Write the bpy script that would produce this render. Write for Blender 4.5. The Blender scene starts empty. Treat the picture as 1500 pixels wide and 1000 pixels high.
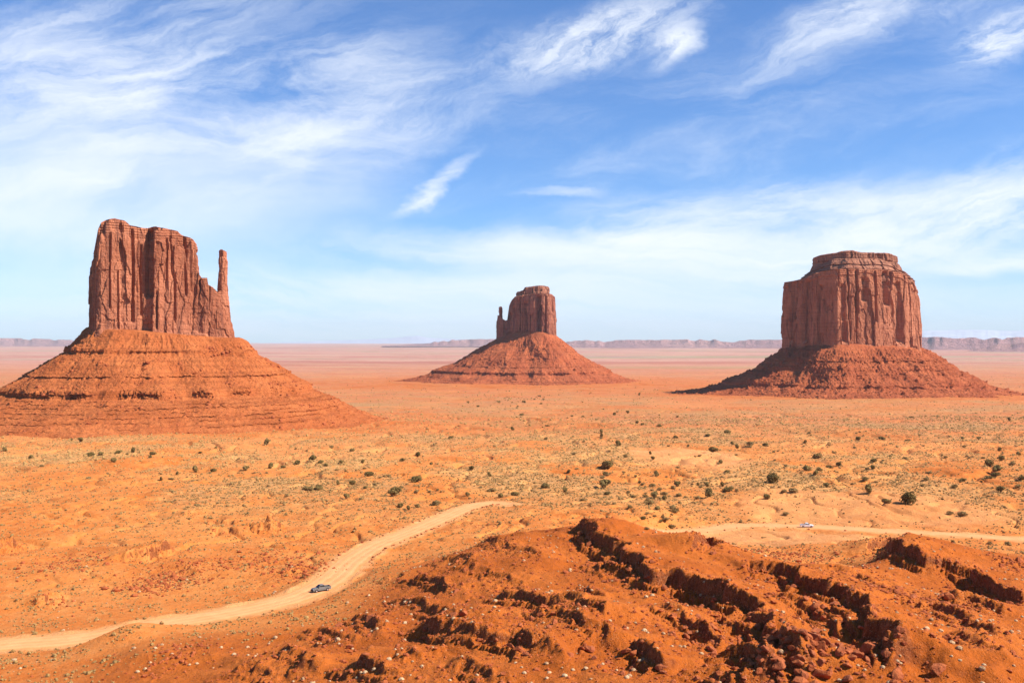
import bpy, bmesh, math, random
import numpy as np
from mathutils import Vector, Matrix
R = math.radians
random.seed(7)
RS = np.random.RandomState(11)
scene = bpy.context.scene
col = scene.collection

# ------------------------------------------------------------------ camera
# metres; the camera stands on the overlook at the origin and looks along +Y, level
cam_d = bpy.data.cameras.new('camera')
cam = bpy.data.objects.new('camera', cam_d); col.objects.link(cam)
cam_d.sensor_width = 36.0; cam_d.lens = 36.0
cam_d.clip_start = 0.5; cam_d.clip_end = 200000.0
cam.location = (0, 0, 0); cam.rotation_euler = (R(90), 0, 0)
cam_d.shift_y = -0.002
scene.camera = cam
scene.view_settings.view_transform = 'Standard'
scene.view_settings.look = 'None'
scene.view_settings.gamma = 1.0
scene.view_settings.exposure = 0.76
scene.cycles.max_bounces = 5
scene.cycles.diffuse_bounces = 1
scene.cycles.volume_bounces = 0
scene.cycles.transparent_max_bounces = 4

# ------------------------------------------------------------------ sun and sky
SUN_EL, SUN_BACK = 42.0, 14.0        # elevation; degrees behind the right-hand side of the camera
sdir = Vector((math.cos(R(SUN_EL))*math.cos(R(SUN_BACK)), -math.cos(R(SUN_EL))*math.sin(R(SUN_BACK)), math.sin(R(SUN_EL))))
sd = bpy.data.lights.new('sun', 'SUN'); sun = bpy.data.objects.new('sun', sd); col.objects.link(sun)
sd.energy = 4.9; sd.angle = R(0.53); sd.color = (1.0, 0.955, 0.89)
sun.rotation_euler = sdir.to_track_quat('Z', 'Y').to_euler()
sun.location = (400, -120, 400)

class NT:
    """small helper to wire shader nodes"""
    def __init__(s, tree): s.t = tree; s.n = tree.nodes; s.l = tree.links
    def new(s, typ, **kw):
        n = s.n.new(typ)
        for k, v in kw.items(): setattr(n, k, v)
        return n
    def put(s, sock, v):
        if isinstance(v, bpy.types.NodeSocket): s.l.new(v, sock)
        elif v is not None: sock.default_value = v
    def m(s, op, a, b=None, c=None, clamp=False):
        n = s.new('ShaderNodeMath', operation=op, use_clamp=clamp)
        s.put(n.inputs[0], a)
        if b is not None: s.put(n.inputs[1], b)
        if c is not None: s.put(n.inputs[2], c)
        return n.outputs[0]
    def mix(s, f, a, b, blend='MIX'):
        n = s.new('ShaderNodeMix', data_type='RGBA', blend_type=blend)
        s.put(n.inputs[0], f)
        for k, v in ((6, a), (7, b)):
            if isinstance(v, tuple) and len(v) == 3: v = (*v, 1)
            s.put(n.inputs[k], v)
        return n.outputs[2]
    def noise(s, vec, scale, detail=4, rough=.55, dist=0.0, lac=2.0):
        n = s.new('ShaderNodeTexNoise')
        s.put(n.inputs['Vector'], vec); n.inputs['Scale'].default_value = scale
        n.inputs['Detail'].default_value = detail; n.inputs['Roughness'].default_value = rough
        n.inputs['Distortion'].default_value = dist; n.inputs['Lacunarity'].default_value = lac
        return n.outputs[0]
    def ramp(s, f, lo, hi, a=0.0, b=1.0, smooth=True):
        n = s.new('ShaderNodeMapRange', interpolation_type='SMOOTHSTEP' if smooth else 'LINEAR')
        s.put(n.inputs[0], f); n.inputs[1].default_value = lo; n.inputs[2].default_value = hi
        n.inputs[3].default_value = a; n.inputs[4].default_value = b
        return n.outputs[0]
    def scale(s, vec, sc, rot=0.0, loc=(0, 0, 0)):
        n = s.new('ShaderNodeMapping'); s.put(n.inputs[0], vec)
        n.inputs['Scale'].default_value = sc; n.inputs['Rotation'].default_value = (0, 0, rot); n.inputs['Location'].default_value = loc
        return n.outputs[0]
    def xyz(s, x, y, z=0.0):
        n = s.new('ShaderNodeCombineXYZ'); s.put(n.inputs[0], x); s.put(n.inputs[1], y); s.put(n.inputs[2], z)
        return n.outputs[0]

world = bpy.data.worlds.new('World'); scene.world = world; world.use_nodes = True
w = NT(world.node_tree); w.n.clear()
sky = w.new('ShaderNodeTexSky', sky_type='NISHITA')
sky.sun_disc = False; sky.sun_elevation = R(SUN_EL); sky.sun_rotation = R(90+SUN_BACK)
sky.altitude = 1700; sky.air_density = 1.0; sky.dust_density = 0.9; sky.ozone_density = 2.2
tc = w.new('ShaderNodeTexCoord')
sp = w.new('ShaderNodeSeparateXYZ'); w.l.new(tc.outputs['Generated'], sp.inputs[0])
dy = w.m('MAXIMUM', sp.outputs[1], 0.15)
U = w.m('DIVIDE', sp.outputs[0], dy); V = w.m('DIVIDE', sp.outputs[2], dy)     # direction of view, as tangents
uv = w.xyz(U, V)
def warp(scale, amt, seed):
    n_ = w.new('ShaderNodeTexNoise'); m2_ = w.new('ShaderNodeMapping'); w.l.new(uv0, m2_.inputs[0]); m2_.inputs['Location'].default_value = (seed, seed, seed)
    m2_.inputs['Scale'].default_value = (.55, 1, 1); w.l.new(m2_.outputs[0], n_.inputs['Vector']); n_.inputs['Scale'].default_value = scale; n_.inputs['Detail'].default_value = 6; n_.inputs['Roughness'].default_value = .62
    s_ = w.new('ShaderNodeVectorMath', operation='SUBTRACT'); w.l.new(n_.outputs['Color'], s_.inputs[0]); s_.inputs[1].default_value = (.5, .5, .5)
    k_ = w.new('ShaderNodeVectorMath', operation='MULTIPLY'); w.l.new(s_.outputs[0], k_.inputs[0]); k_.inputs[1].default_value = amt
    a_ = w.new('ShaderNodeVectorMath', operation='ADD'); w.l.new(uv0, a_.inputs[0]); w.l.new(k_.outputs[0], a_.inputs[1]); return a_.outputs[0]
uv0 = uv
uv = warp(9.0, (.13, .055, 0), 4.4)
def blob(px, py, rx, ry, ang=0.0, hard=0.0):
    """soft ellipse of cloud cover at a direction given in photo pixels"""
    u0, v0 = (px-750)/1500, (497-py)/1500
    m_ = w.new('ShaderNodeMapping', vector_type='TEXTURE'); w.l.new(uv, m_.inputs[0])
    m_.inputs['Location'].default_value = (u0, v0, 0); m_.inputs['Rotation'].default_value = (0, 0, R(ang))
    m_.inputs['Scale'].default_value = (rx/1500, ry/1500, 1)
    ln = w.new('ShaderNodeVectorMath', operation='LENGTH'); w.l.new(m_.outputs[0], ln.inputs[0])
    return w.ramp(ln.outputs['Value'], hard, 1.0, 1.0, 0.0)
def streak(ang, sx, sy, detail=9, rough=.62, dist=.6, seed=0.0, scale=1.0):
    m_ = w.new('ShaderNodeMapping', vector_type='POINT'); 
    r_ = w.new('ShaderNodeVectorRotate', rotation_type='Z_AXIS'); w.l.new(uv, r_.inputs['Vector']); r_.inputs['Angle'].default_value = -R(ang)
    w.l.new(r_.outputs[0], m_.inputs[0]); m_.inputs['Scale'].default_value = (sx, sy, 1); m_.inputs['Location'].default_value = (seed, seed*.7, seed*.3)
    return w.noise(m_.outputs[0], scale, detail, rough, dist)
nA = streak(10, 4.5, 17, seed=3.1, dist=.35, rough=.66)        # long wisps rising to the right
nB = streak(-4, 3.0, 24, seed=8.7, dist=.9)         # flat veils
nC = streak(30, 10, 22, seed=5.2, dist=.5, rough=.70)   # ragged tufts
nD = streak(22, 5, 24, seed=1.9, dist=.35, rough=.68)          # feathers on the right
nE = streak(0, 3.2, 4.0, seed=14.2, dist=.4, detail=5)  # broad cover
nF = streak(70, 6, 40, seed=2.5, dist=.8, rough=.6)
def cover(b, n, lo, hi, k):
    return w.m('MULTIPLY', w.m('MULTIPLY', b, w.ramp(n, lo, hi)), k)
parts_ = [
    cover(blob(230, 170, 680, 210, 6, .3), nA, .36, .74, .85),
    cover(blob(120, 60, 560, 130, 14), nD, .38, .72, .6),
    cover(blob(130, 290, 560, 170, 2, .2), nE, .26, .66, .75),
    cover(blob(300, 205, 560, 60, 0), nB, .38, .74, .6),
    cover(blob(560, 150, 130, 90, -60), nC, .36, .72, .5),
    cover(blob(634, 275, 100, 20, 36), nC, .32, .60, .92),
    cover(blob(812, 279, 90, 10, 0), nB, .30, .60, .45),
    cover(blob(850, 62, 260, 62, 14), nC, .36, .66, .95),
    cover(blob(872, 44, 120, 44, 22), nC, .30, .62, .8),
    cover(blob(985, 62, 62, 34, 28, .1), nC, .34, .58, .85),
    cover(blob(1225, 45, 260, 62, 27), nD, .38, .74, .85),
    cover(blob(1480, 45, 150, 62, 24, .1), nD, .32, .60, .95),
    cover(blob(1330, 20, 330, 60, 8), nC, .42, .74, .6),
    cover(blob(1480, 285, 520, 95, 16, .25), nD, .28, .66, .92),
    cover(blob(1180, 335, 640, 95, 4, .35), nA, .28, .68, .80),
    cover(blob(1020, 368, 820, 46, -1, .3), nB, .30, .68, .70),
    cover(blob(1080, 170, 800, 210, 12), nA, .38, .80, .45),
    cover(blob(700, 450, 1300, 95, 0, .3), nB, .12, .66, .70),
    cover(blob(1470, 385, 240, 22, 6), nB, .3, .6, .6),
]
acc = parts_[0]
for p_ in parts_[1:]:
    acc = w.m('SUBTRACT', w.m('ADD', acc, p_), w.m('MULTIPLY', acc, p_))
acc = w.m('MULTIPLY', acc, w.ramp(V, 0.0, .05, .6, 1.0))
acc = w.m('MINIMUM', acc, .96)
skyc = w.mix(1.0, sky.outputs[0], (.66, .98, 1.36), 'MULTIPLY')
cl = w.mix(acc, skyc, (8.1, 8.5, 9.1))
bg = w.new('ShaderNodeBackground'); w.l.new(cl, bg.inputs[0]); bg.inputs[1].default_value = 0.076
wo = w.new('ShaderNodeOutputWorld'); w.l.new(bg.outputs[0], wo.inputs[0])

# ------------------------------------------------------------------ helpers: numbers
def sm(a, b, x):
    t = np.clip((x-a)/(b-a), 0, 1); return t*t*(3-2*t)
_P = np.random.RandomState(5).permutation(4096).astype(np.int32)
_P = np.concatenate([_P, _P]); _G = np.random.RandomState(6).rand(4096)*2*np.pi
_GX, _GY = np.cos(_G).astype(np.float64), np.sin(_G).astype(np.float64)
def n2(x, y, seed=0):
    """gradient noise in the plane, about -1..1"""
    x = np.asarray(x, float)+seed*17.13; y = np.asarray(y, float)+seed*9.71
    xi = np.floor(x).astype(np.int64); yi = np.floor(y).astype(np.int64)
    xf = x-xi; yf = y-yi
    u = xf*xf*xf*(xf*(xf*6-15)+10); v = yf*yf*yf*(yf*(yf*6-15)+10)
    def g(a, b, fx, fy):
        h = _P[_P[a & 4095]+(b & 4095)]
        return _GX[h]*fx+_GY[h]*fy
    a = g(xi, yi, xf, yf); b = g(xi+1, yi, xf-1, yf); c = g(xi, yi+1, xf, yf-1); d = g(xi+1, yi+1, xf-1, yf-1)
    return 1.55*(a+u*(b-a)+v*((c+u*(d-c))-(a+u*(b-a))))
def fbm(x, y, o=4, seed=0, g=.5):
    s = 0; a = 1; t = 0
    for k in range(o):
        s = s+a*n2(x*2.03**k, y*2.03**k, seed+k*3); t += a; a *= g
    return s/t
def ridged(x, y, o=4, seed=0, g=.55):
    s = 0; a = 1; t = 0
    for k in range(o):
        s = s+a*(1-np.abs(n2(x*2.07**k, y*2.07**k, seed+k*5))*1.6); t += a; a *= g
    return s/t
def n3(x, y, z, seed=0):
    """value noise in space, -1..1"""
    x = np.asarray(x, float)+seed*13.7; y = np.asarray(y, float)+seed*7.3; z = np.asarray(z, float)+seed*3.9
    xi, yi, zi = (np.floor(q).astype(np.int64) for q in (x, y, z))
    f = [x-xi, y-yi, z-zi]; f = [q*q*(3-2*q) for q in f]
    def h(a, b, c): return _P[_P[_P[a & 4095]+(b & 4095)]+(c & 4095)]/2047.5-1
    r = 0
    for i in (0, 1):
        for j in (0, 1):
            for k in (0, 1):
                r = r+h(xi+i, yi+j, zi+k)*(f[0] if i else 1-f[0])*(f[1] if j else 1-f[1])*(f[2] if k else 1-f[2])
    return r
def fbm3(x, y, z, o=4, seed=0, g=.5):
    s = 0; a = 1; t = 0
    for k in range(o):
        s = s+a*n3(x*2.03**k, y*2.03**k, z*2.03**k, seed+k*3); t += a; a *= g
    return s/t
def worley3(x, y, z, seed=0):
    """distance to nearest and second nearest cell point, and a random value of the cell"""
    xi, yi, zi = (np.floor(q).astype(np.int64) for q in (x, y, z))
    d1 = np.full(x.shape, 9.0); d2 = d1.copy(); idv = np.zeros(x.shape)
    for i in (-1, 0, 1):
        for j in (-1, 0, 1):
            for k in (-1, 0, 1):
                a, b, c = xi+i, yi+j, zi+k
                h = _P[_P[_P[(a+seed) & 4095]+(b & 4095)]+(c & 4095)]
                rx = _P[h]/4096; ry = _P[(h+77) & 4095]/4096; rz = _P[(h+1311) & 4095]/4096
                d = np.sqrt((a+rx-x)**2+(b+ry-y)**2+(c+rz-z)**2)
                nearer = d < d1
                d2 = np.where(nearer, d1, np.minimum(d2, d)); idv = np.where(nearer, _P[(h+501) & 4095]/4096, idv)
                d1 = np.where(nearer, d, d1)
    return d1, d2, idv

# ------------------------------------------------------------------ helpers: objects
def tag(o, label=None, cat=None, group=None, kind=None):
    if label: o['label'] = label
    if cat: o['category'] = cat
    if group: o['group'] = group
    if kind: o['kind'] = kind
    return o
def empty(name, loc, rz=0, sc=1):
    o = bpy.data.objects.new(name, None); col.objects.link(o)
    o.location = loc; o.rotation_euler = (0, 0, rz); o.scale = (sc,)*3; o.empty_display_size = .3
    return o
def mesh_np(name, verts, faces, mat=None, smooth=True, parent=None, link=True):
    """verts (n,3), faces (m,k) arrays -> mesh object"""
    me = bpy.data.meshes.new(name)
    verts = np.ascontiguousarray(verts, np.float32); faces = np.ascontiguousarray(faces, np.int32)
    k = faces.shape[1]
    me.vertices.add(len(verts)); me.vertices.foreach_set('co', verts.ravel())
    me.loops.add(faces.size); me.loops.foreach_set('vertex_index', faces.ravel())
    me.polygons.add(len(faces)); me.polygons.foreach_set('loop_start', np.arange(0, faces.size, k, dtype=np.int32))
    me.polygons.foreach_set('use_smooth', np.full(len(faces), smooth))
    if mat: me.materials.append(mat)
    me.update(calc_edges=True)
    o = bpy.data.objects.new(name, me)
    if link: col.objects.link(o)
    if parent: o.parent = parent
    return o
def attr(o, name, arr):
    a = o.data.attributes.new(name, 'FLOAT_COLOR', 'POINT')
    a.data.foreach_set('color', np.ascontiguousarray(arr, np.float32).ravel())
def gridfaces(nr, nc, wrap=False):
    i = np.arange(nr-1)[:, None]; j = np.arange(nc if wrap else nc-1)[None, :]
    j2 = (j+1) % nc
    return np.stack([i*nc+j, i*nc+j2, (i+1)*nc+j2, (i+1)*nc+j], -1).reshape(-1, 4)
def copy_tree(o, parent=None):
    c = o.copy(); col.objects.link(c); c.parent = parent
    for ch in o.children: copy_tree(ch, c)
    return c

# ------------------------------------------------------------------ materials
def material(name):
    m_ = bpy.data.materials.new(name); m_.use_nodes = True
    t = NT(m_.node_tree); t.n.clear()
    out = t.new('ShaderNodeOutputMaterial'); b = t.new('ShaderNodeBsdfPrincipled')
    b.inputs['Roughness'].default_value = .95; b.inputs['Specular IOR Level'].default_value = .12
    t.l.new(b.outputs[0], out.inputs[0]); t.b = b
    g = t.new('ShaderNodeNewGeometry'); t.pos = g.outputs['Position']; t.nrm = g.outputs['Normal']
    t.oi = t.new('ShaderNodeObjectInfo')
    return m_, t
def bump(t, h, dist, strength=1.0, prev=None):
    b = t.new('ShaderNodeBump'); b.inputs['Distance'].default_value = dist; b.inputs['Strength'].default_value = strength
    t.put(b.inputs['Height'], h)
    if prev is not None: t.l.new(prev, b.inputs['Normal'])
    return b.outputs[0]
def simple(name, c, rough=.6, metal=0.0, spec=.5):
    m_, t = material(name); t.b.inputs['Roughness'].default_value = rough; t.b.inputs['Metallic'].default_value = metal
    t.b.inputs['Specular IOR Level'].default_value = spec
    n = t.noise(t.pos, 3.0, 3); t.l.new(t.mix(t.ramp(n, .3, .7), tuple(v*.9 for v in c), tuple(min(1, v*1.05) for v in c)), t.b.inputs['Base Color'])
    return m_

# ground: an attribute says where dry grass, pale sand and dark red shale lie
M_ground, t = material('desert_ground')
at_ = t.new('ShaderNodeAttribute', attribute_name='soil'); sc_ = t.new('ShaderNodeSeparateColor'); t.l.new(at_.outputs['Color'], sc_.inputs[0])
gr, pal, drk = sc_.outputs[0], sc_.outputs[1], sc_.outputs[2]; rub = at_.outputs['Alpha']
nb = t.noise(t.pos, .035, 6, .6); nm = t.noise(t.pos, .35, 5, .65); nf = t.noise(t.pos, 1.3, 4, .7); nh = t.noise(t.pos, 5.0, 4, .7)
c = t.mix(t.ramp(nb, .38, .62), (.62, .165, .026), (.70, .225, .046))
c = t.mix(t.ramp(nm, .42, .7, 0, .6), c, (.70, .28, .078))
c = t.mix(pal, c, t.mix(nm, (.74, .32, .11), (.78, .37, .14)))
dc = t.mix(t.ramp(nb, .38, .62), (.45, .100, .010), (.55, .138, .018))
dc = t.mix(t.ramp(nm, .45, .75, 0, .45), dc, (.38, .080, .010))
dc = t.mix(t.ramp(nh, .55, .75, 0, .35), dc, (.62, .24, .075))
c = t.mix(drk, c, dc)
vo = t.new('ShaderNodeTexVoronoi', feature='F1'); t.l.new(t.pos, vo.inputs['Vector']); vo.inputs['Scale'].default_value = .42; vo.inputs['Randomness'].default_value = 1
gm = t.m('MULTIPLY', gr, t.ramp(nf, .34, .62), clamp=True)
gc = t.mix(t.ramp(nm, .35, .65), (.50, .265, .085), (.60, .36, .14))
c = t.mix(t.m('MULTIPLY', gm, .9), c, gc)
tuft = t.m('MULTIPLY', t.ramp(vo.outputs['Distance'], .22, .45, 1, 0), t.ramp(t.m('ADD', gr, t.m('MULTIPLY', nm, .6)), .45, .95), clamp=True)
c = t.mix(t.m('MULTIPLY', tuft, .8), c, t.mix(nh, (.20, .12, .045), (.30, .17, .06)))
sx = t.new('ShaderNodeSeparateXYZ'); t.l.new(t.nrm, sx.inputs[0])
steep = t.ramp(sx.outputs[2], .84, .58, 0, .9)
rk = t.mix(t.ramp(nf, .35, .65), (.15, .034, .010), (.32, .085, .022))  # dark red rock of steep faces, coloured darker still to deepen ledge shade
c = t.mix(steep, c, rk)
grit = t.m('MULTIPLY', t.ramp(nh, .56, .66), t.m('ADD', .12, rub), clamp=True)
c = t.mix(t.m('MULTIPLY', grit, .5), c, (.72, .40, .22))
pz_ = t.new('ShaderNodeSeparateXYZ'); t.l.new(t.pos, pz_.inputs[0])
mg = t.noise(t.scale(t.pos, (.0035, .0075, .0)), 1.0, 7, .68, .5)
mw = t.m('MULTIPLY', t.ramp(pz_.outputs[1], 620, 1350), t.m('SUBTRACT', 1.0, t.m('MULTIPLY', drk, .8)), clamp=True)
mc = t.mix(t.ramp(mg, .40, .60), (.50, .15, .055), (.38, .20, .085))
mc = t.mix(t.ramp(nf, .45, .70, 0, .5), mc, (.28, .14, .055))
mc = t.mix(t.m('MULTIPLY', t.ramp(pz_.outputs[1], 1500, 2600), t.ramp(mg, .60, .42, .35, 1)), mc, (.40, .125, .06))
c = t.mix(t.m('MULTIPLY', t.m('MULTIPLY', mw, .72), t.m('SUBTRACT', 1.0, pal)), c, mc)
# far plain: bands of lilac grey and ochre clay
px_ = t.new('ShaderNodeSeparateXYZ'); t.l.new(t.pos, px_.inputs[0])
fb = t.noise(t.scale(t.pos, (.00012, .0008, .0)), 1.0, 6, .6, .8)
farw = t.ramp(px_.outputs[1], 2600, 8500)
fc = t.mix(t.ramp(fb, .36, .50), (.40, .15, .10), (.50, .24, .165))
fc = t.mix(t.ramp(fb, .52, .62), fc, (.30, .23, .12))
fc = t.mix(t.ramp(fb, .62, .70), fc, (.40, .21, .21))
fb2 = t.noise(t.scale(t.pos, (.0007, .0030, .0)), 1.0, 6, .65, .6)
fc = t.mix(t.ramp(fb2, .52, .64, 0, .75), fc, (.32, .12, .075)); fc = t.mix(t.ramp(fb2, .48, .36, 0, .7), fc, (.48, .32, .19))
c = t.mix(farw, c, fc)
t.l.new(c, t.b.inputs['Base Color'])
nhh = t.noise(t.pos, 13.0, 3, .7)
hsum = t.m('ADD', t.m('MULTIPLY', nf, 1.0), t.m('ADD', t.m('MULTIPLY', nh, .40), t.m('MULTIPLY', nhh, .14)))
bn = bump(t, hsum, 1.0, .7)
bn = bump(t, vo.outputs['Distance'], .5, .35, bn)
t.l.new(bn, t.b.inputs['Normal'])

M_road, t = material('packed_dirt_road')
nm = t.noise(t.pos, .25, 4, .6); nh = t.noise(t.pos, 3, 4, .7); ns = t.noise(t.scale(t.pos, (.5, .12, .5)), 1, 3)
la = t.new('ShaderNodeAttribute', attribute_name='lane'); ls = t.new('ShaderNodeSeparateColor'); t.l.new(la.outputs['Color'], ls.inputs[0])
lan = t.m('ADD', ls.outputs[0], t.m('MULTIPLY', t.m('SUBTRACT', nm, .5), .16))
tr = t.m('POWER', t.m('ABSOLUTE', t.m('SINE', t.m('MULTIPLY', lan, 12.56))), 3.0)
edg = t.ramp(t.m('ABSOLUTE', t.m('SUBTRACT', lan, .5)), .34, .50)
c = t.mix(t.ramp(nm, .3, .7), (.72, .275, .095), (.78, .335, .13)); c = t.mix(t.ramp(ns, .5, .7, 0, .4), c, (.66, .25, .09))
c = t.mix(t.m('MULTIPLY', tr, .45), c, (.80, .37, .155)); c = t.mix(t.m('MULTIPLY', edg, .8), c, t.mix(nh, (.60, .20, .05), (.70, .29, .09)))
t.l.new(c, t.b.inputs['Base Color']); t.l.new(bump(t, t.m('SUBTRACT', nh, t.m('MULTIPLY', tr, .5)), .2, .6), t.b.inputs['Normal'])

def rock_mat(name, paler, dark, varnish, vs=1.0, strata=0.0, bs=1.0):
    """sandstone: paler and darker tones mottled at random, downward streaks of desert varnish, flat bedding"""
    m_, t = material(name)
    a = t.noise(t.scale(t.pos, (.03*vs, .03*vs, .018*vs)), 1.0, 6, .62)
    st = t.noise(t.scale(t.pos, (.16*vs, .16*vs, .012*vs)), 1.0, 5, .6, .6)
    bd = t.noise(t.scale(t.pos, (.006, .006, .42*vs)), 1.0, 5, .7, .4)
    f = t.noise(t.pos, .32*vs, 6, .68); f2 = t.noise(t.pos, 1.3*vs, 4, .7)
    c = t.mix(t.ramp(a, .34, .66), dark, paler)
    c = t.mix(t.ramp(bd, .44, .62, 0, .35+strata), c, tuple(v*.6 for v in dark))
    c = t.mix(t.ramp(st, .50, .66, 0, .7-strata*.8), c, varnish)
    c = t.mix(t.ramp(f, .52, .72, 0, .4), c, tuple(min(1, v*1.3) for v in paler))
    t.l.new(c, t.b.inputs['Base Color'])
    h = t.m('ADD', t.m('MULTIPLY', st, .6), t.m('ADD', t.m('MULTIPLY', f, 1.4), t.m('MULTIPLY', bd, .5+strata*2)))
    bn = bump(t, h, 2.2*bs/vs, .8); bn = bump(t, f2, .8*bs/vs, .6, bn)
    t.l.new(bn, t.b.inputs['Normal'])
    return m_
M_cliff = rock_mat('cliff_sandstone', (.55, .20, .10), (.38, .122, .058), (.19, .068, .042))
M_cliff_far = rock_mat('far_cliff_sandstone', (.46, .17, .092), (.31, .10, .056), (.17, .062, .044), .6)
M_cap = rock_mat('cap_shale', (.50, .21, .12), (.33, .12, .066), (.19, .075, .05), .8, .35)
M_talus = rock_mat('talus_shale', (.56, .165, .048), (.45, .115, .030), (.40, .10, .030), .9, .12, 1.2)
M_talus_red = rock_mat('red_talus_shale', (.50, .135, .048), (.37, .085, .030), (.31, .075, .030), .7, .10, 1.3)

M_boulder, t = material('boulder_rock')
n_ = t.noise(t.pos, .9, 5, .65); n2_ = t.noise(t.pos, 5, 4, .7)
c = t.mix(t.ramp(n_, .35, .65), (.30, .065, .020), (.44, .115, .034)); c = t.mix(t.ramp(n2_, .5, .72, 0, .45), c, (.56, .21, .085))
c = t.mix(t.m('MULTIPLY', t.oi.outputs['Random'], .35), c, (.30, .10, .05))
t.l.new(c, t.b.inputs['Base Color']); t.l.new(bump(t, t.m('ADD', n_, t.m('MULTIPLY', n2_, .3)), .6, .6), t.b.inputs['Normal'])

def leaf_mat(name, a, b_, trans=.0):
    m_, t = material(name)
    n_ = t.noise(t.pos, 1.6, 3, .6)
    f = t.m('ADD', t.m('MULTIPLY', n_, .8), t.m('MULTIPLY', t.oi.outputs['Random'], .45))
    t.l.new(t.mix(t.ramp(f, .25, .9), a, b_), t.b.inputs['Base Color'])
    return m_
M_juniper = leaf_mat('juniper_foliage', (.15, .098, .028), (.31, .205, .068))
M_olive = leaf_mat('olive_shrub_foliage', (.24, .145, .048), (.38, .24, .09))
M_straw = leaf_mat('dry_bush_stalks', (.38, .21, .10), (.56, .36, .19))
M_sage = leaf_mat('sage_stalks', (.14, .075, .024), (.46, .265, .09))
M_bark = simple('bark', (.17, .10, .06), .9, 0, .1)
# ------------------------------------------------------------------ the lie of the land
_Y = [0, 120, 208, 255, 293, 325, 363, 394, 423, 500, 600, 800, 1000, 1310, 2000, 3000, 5000, 10000, 20000, 40000, 70000]
_D = [62, 62, 62, 62, 63, 64.5, 66, 67, 68.5, 72, 76.5, 85, 94, 104, 118, 138, 152, 172, 192, 212, 225]
def Dbase(y):
    return sum(np.interp(y*k, _Y, _D) for k in (.92, .96, 1.0, 1.04, 1.08))/5
# surveyed points of the near ground: (px, py, depth below the camera)
_cp = [(0,945,62),(200,920,62),(350,895,62),(430,875,62),(470,860,61.7),(510,820,63),(560,795,64.5),(620,770,66),(660,752,67),(700,738,68),(770,742,68),
 (0,800,65),(250,800,65),(400,780,66),(-200,880,63),(-200,1000,58),(100,1000,58),(300,1000,54),(230,955,57),(400,940,56),(500,1000,48.5),(430,900,59.5),(560,905,54),(540,850,60.5),
 (610,900,51.5),(700,808,50.5),(620,855,54.5),(600,815,63.5),(690,780,64.5),(900,768,46.5),(800,825,49),(850,800,48.5),(850,745,66),(950,760,68),(1000,798,50.5),(1100,815,51),
 (990,780,72),(1090,768,72),(1180,771,72),(1300,778,72),(1500,790,72),(1700,800,72),(1180,805,66),(1250,835,60),(1330,796,53),(1430,812,56),(1500,818,57),(1400,860,55),(1600,850,56),
 (1400,905,50),(1500,900,50.5),(1300,875,50),(1350,950,45.5),(1200,855,50.5),(1100,870,48.5),(1000,850,47),(900,900,45),(800,950,44),(780,880,47.5),(700,900,49),
 (1000,1000,41.5),(700,1000,43.5),(600,960,47.5),(1200,1000,41),(1500,1000,42),(1700,1000,43),(1150,930,45.5),(1450,960,45),(750,1300,36),(0,1300,50),(1500,1300,36),(1700,900,51)]
_cu = np.array([(p[0]-750)/1500 for p in _cp]); _cd = np.array([p[2] for p in _cp], float)
_cy = np.array([1500*p[2]/(p[1]-497) for p in _cp])
_au = np.linspace(-.75, .75, 9)
for yy in (440., 480.):
    _cu = np.concatenate([_cu, _au]); _cy = np.concatenate([_cy, np.full(9, yy)]); _cd = np.concatenate([_cd, Dbase(np.full(9, yy))+np.where(_au > .12, 2.0, 0)])
_KY = 0.8
def _phi(r2): return .5*r2*np.log(r2+1e-9)
def _tps():
    X = np.stack([_cu, np.log(_cy)*_KY], 1); n = len(X)
    d2 = ((X[:, None]-X[None])**2).sum(-1)
    A = np.zeros((n+3, n+3)); A[:n, :n] = _phi(d2)+np.eye(n)*2e-3*.2
    A[:n, n] = 1; A[:n, n+1:] = X; A[n, :n] = 1; A[n+1:, :n] = X.T
    return X, np.linalg.solve(A, np.concatenate([_cd, [0, 0, 0]]))
_X, _W = _tps()
def Dnear(u, y):
    u = np.clip(u, -.62, .62); q = np.log(np.clip(y, 62, 480))*_KY
    s = _W[-3]+_W[-2]*u+_W[-1]*q
    for k in range(len(_X)):
        s = s+_W[k]*_phi((u-_X[k, 0])**2+(q-_X[k, 1])**2)
    return s
def smooth_z(x, y):
    x = np.asarray(x, float); y = np.asarray(y, float)
    d = Dbase(y); near = y < 560
    if near.any():
        dn = Dnear(x[near]/np.maximum(y[near], 1), y[near]); wgt = sm(430, 555, y[near])
        d = d.copy(); d[near] = dn*(1-wgt)+d[near]*wgt
    return -d
def hit(px, py, f, y0=70, y1=9000, n=2600):
    """where the line of sight through a photo pixel first meets the surface f"""
    u, v = (px-750)/1500, (497-py)/1500
    ys = np.geomspace(y0, y1, n); z = f(u*ys, ys)
    k = np.argmax(z >= v*ys) if (z >= v*ys).any() else n-1
    return u*ys[k], ys[k], float(z[k])

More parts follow.
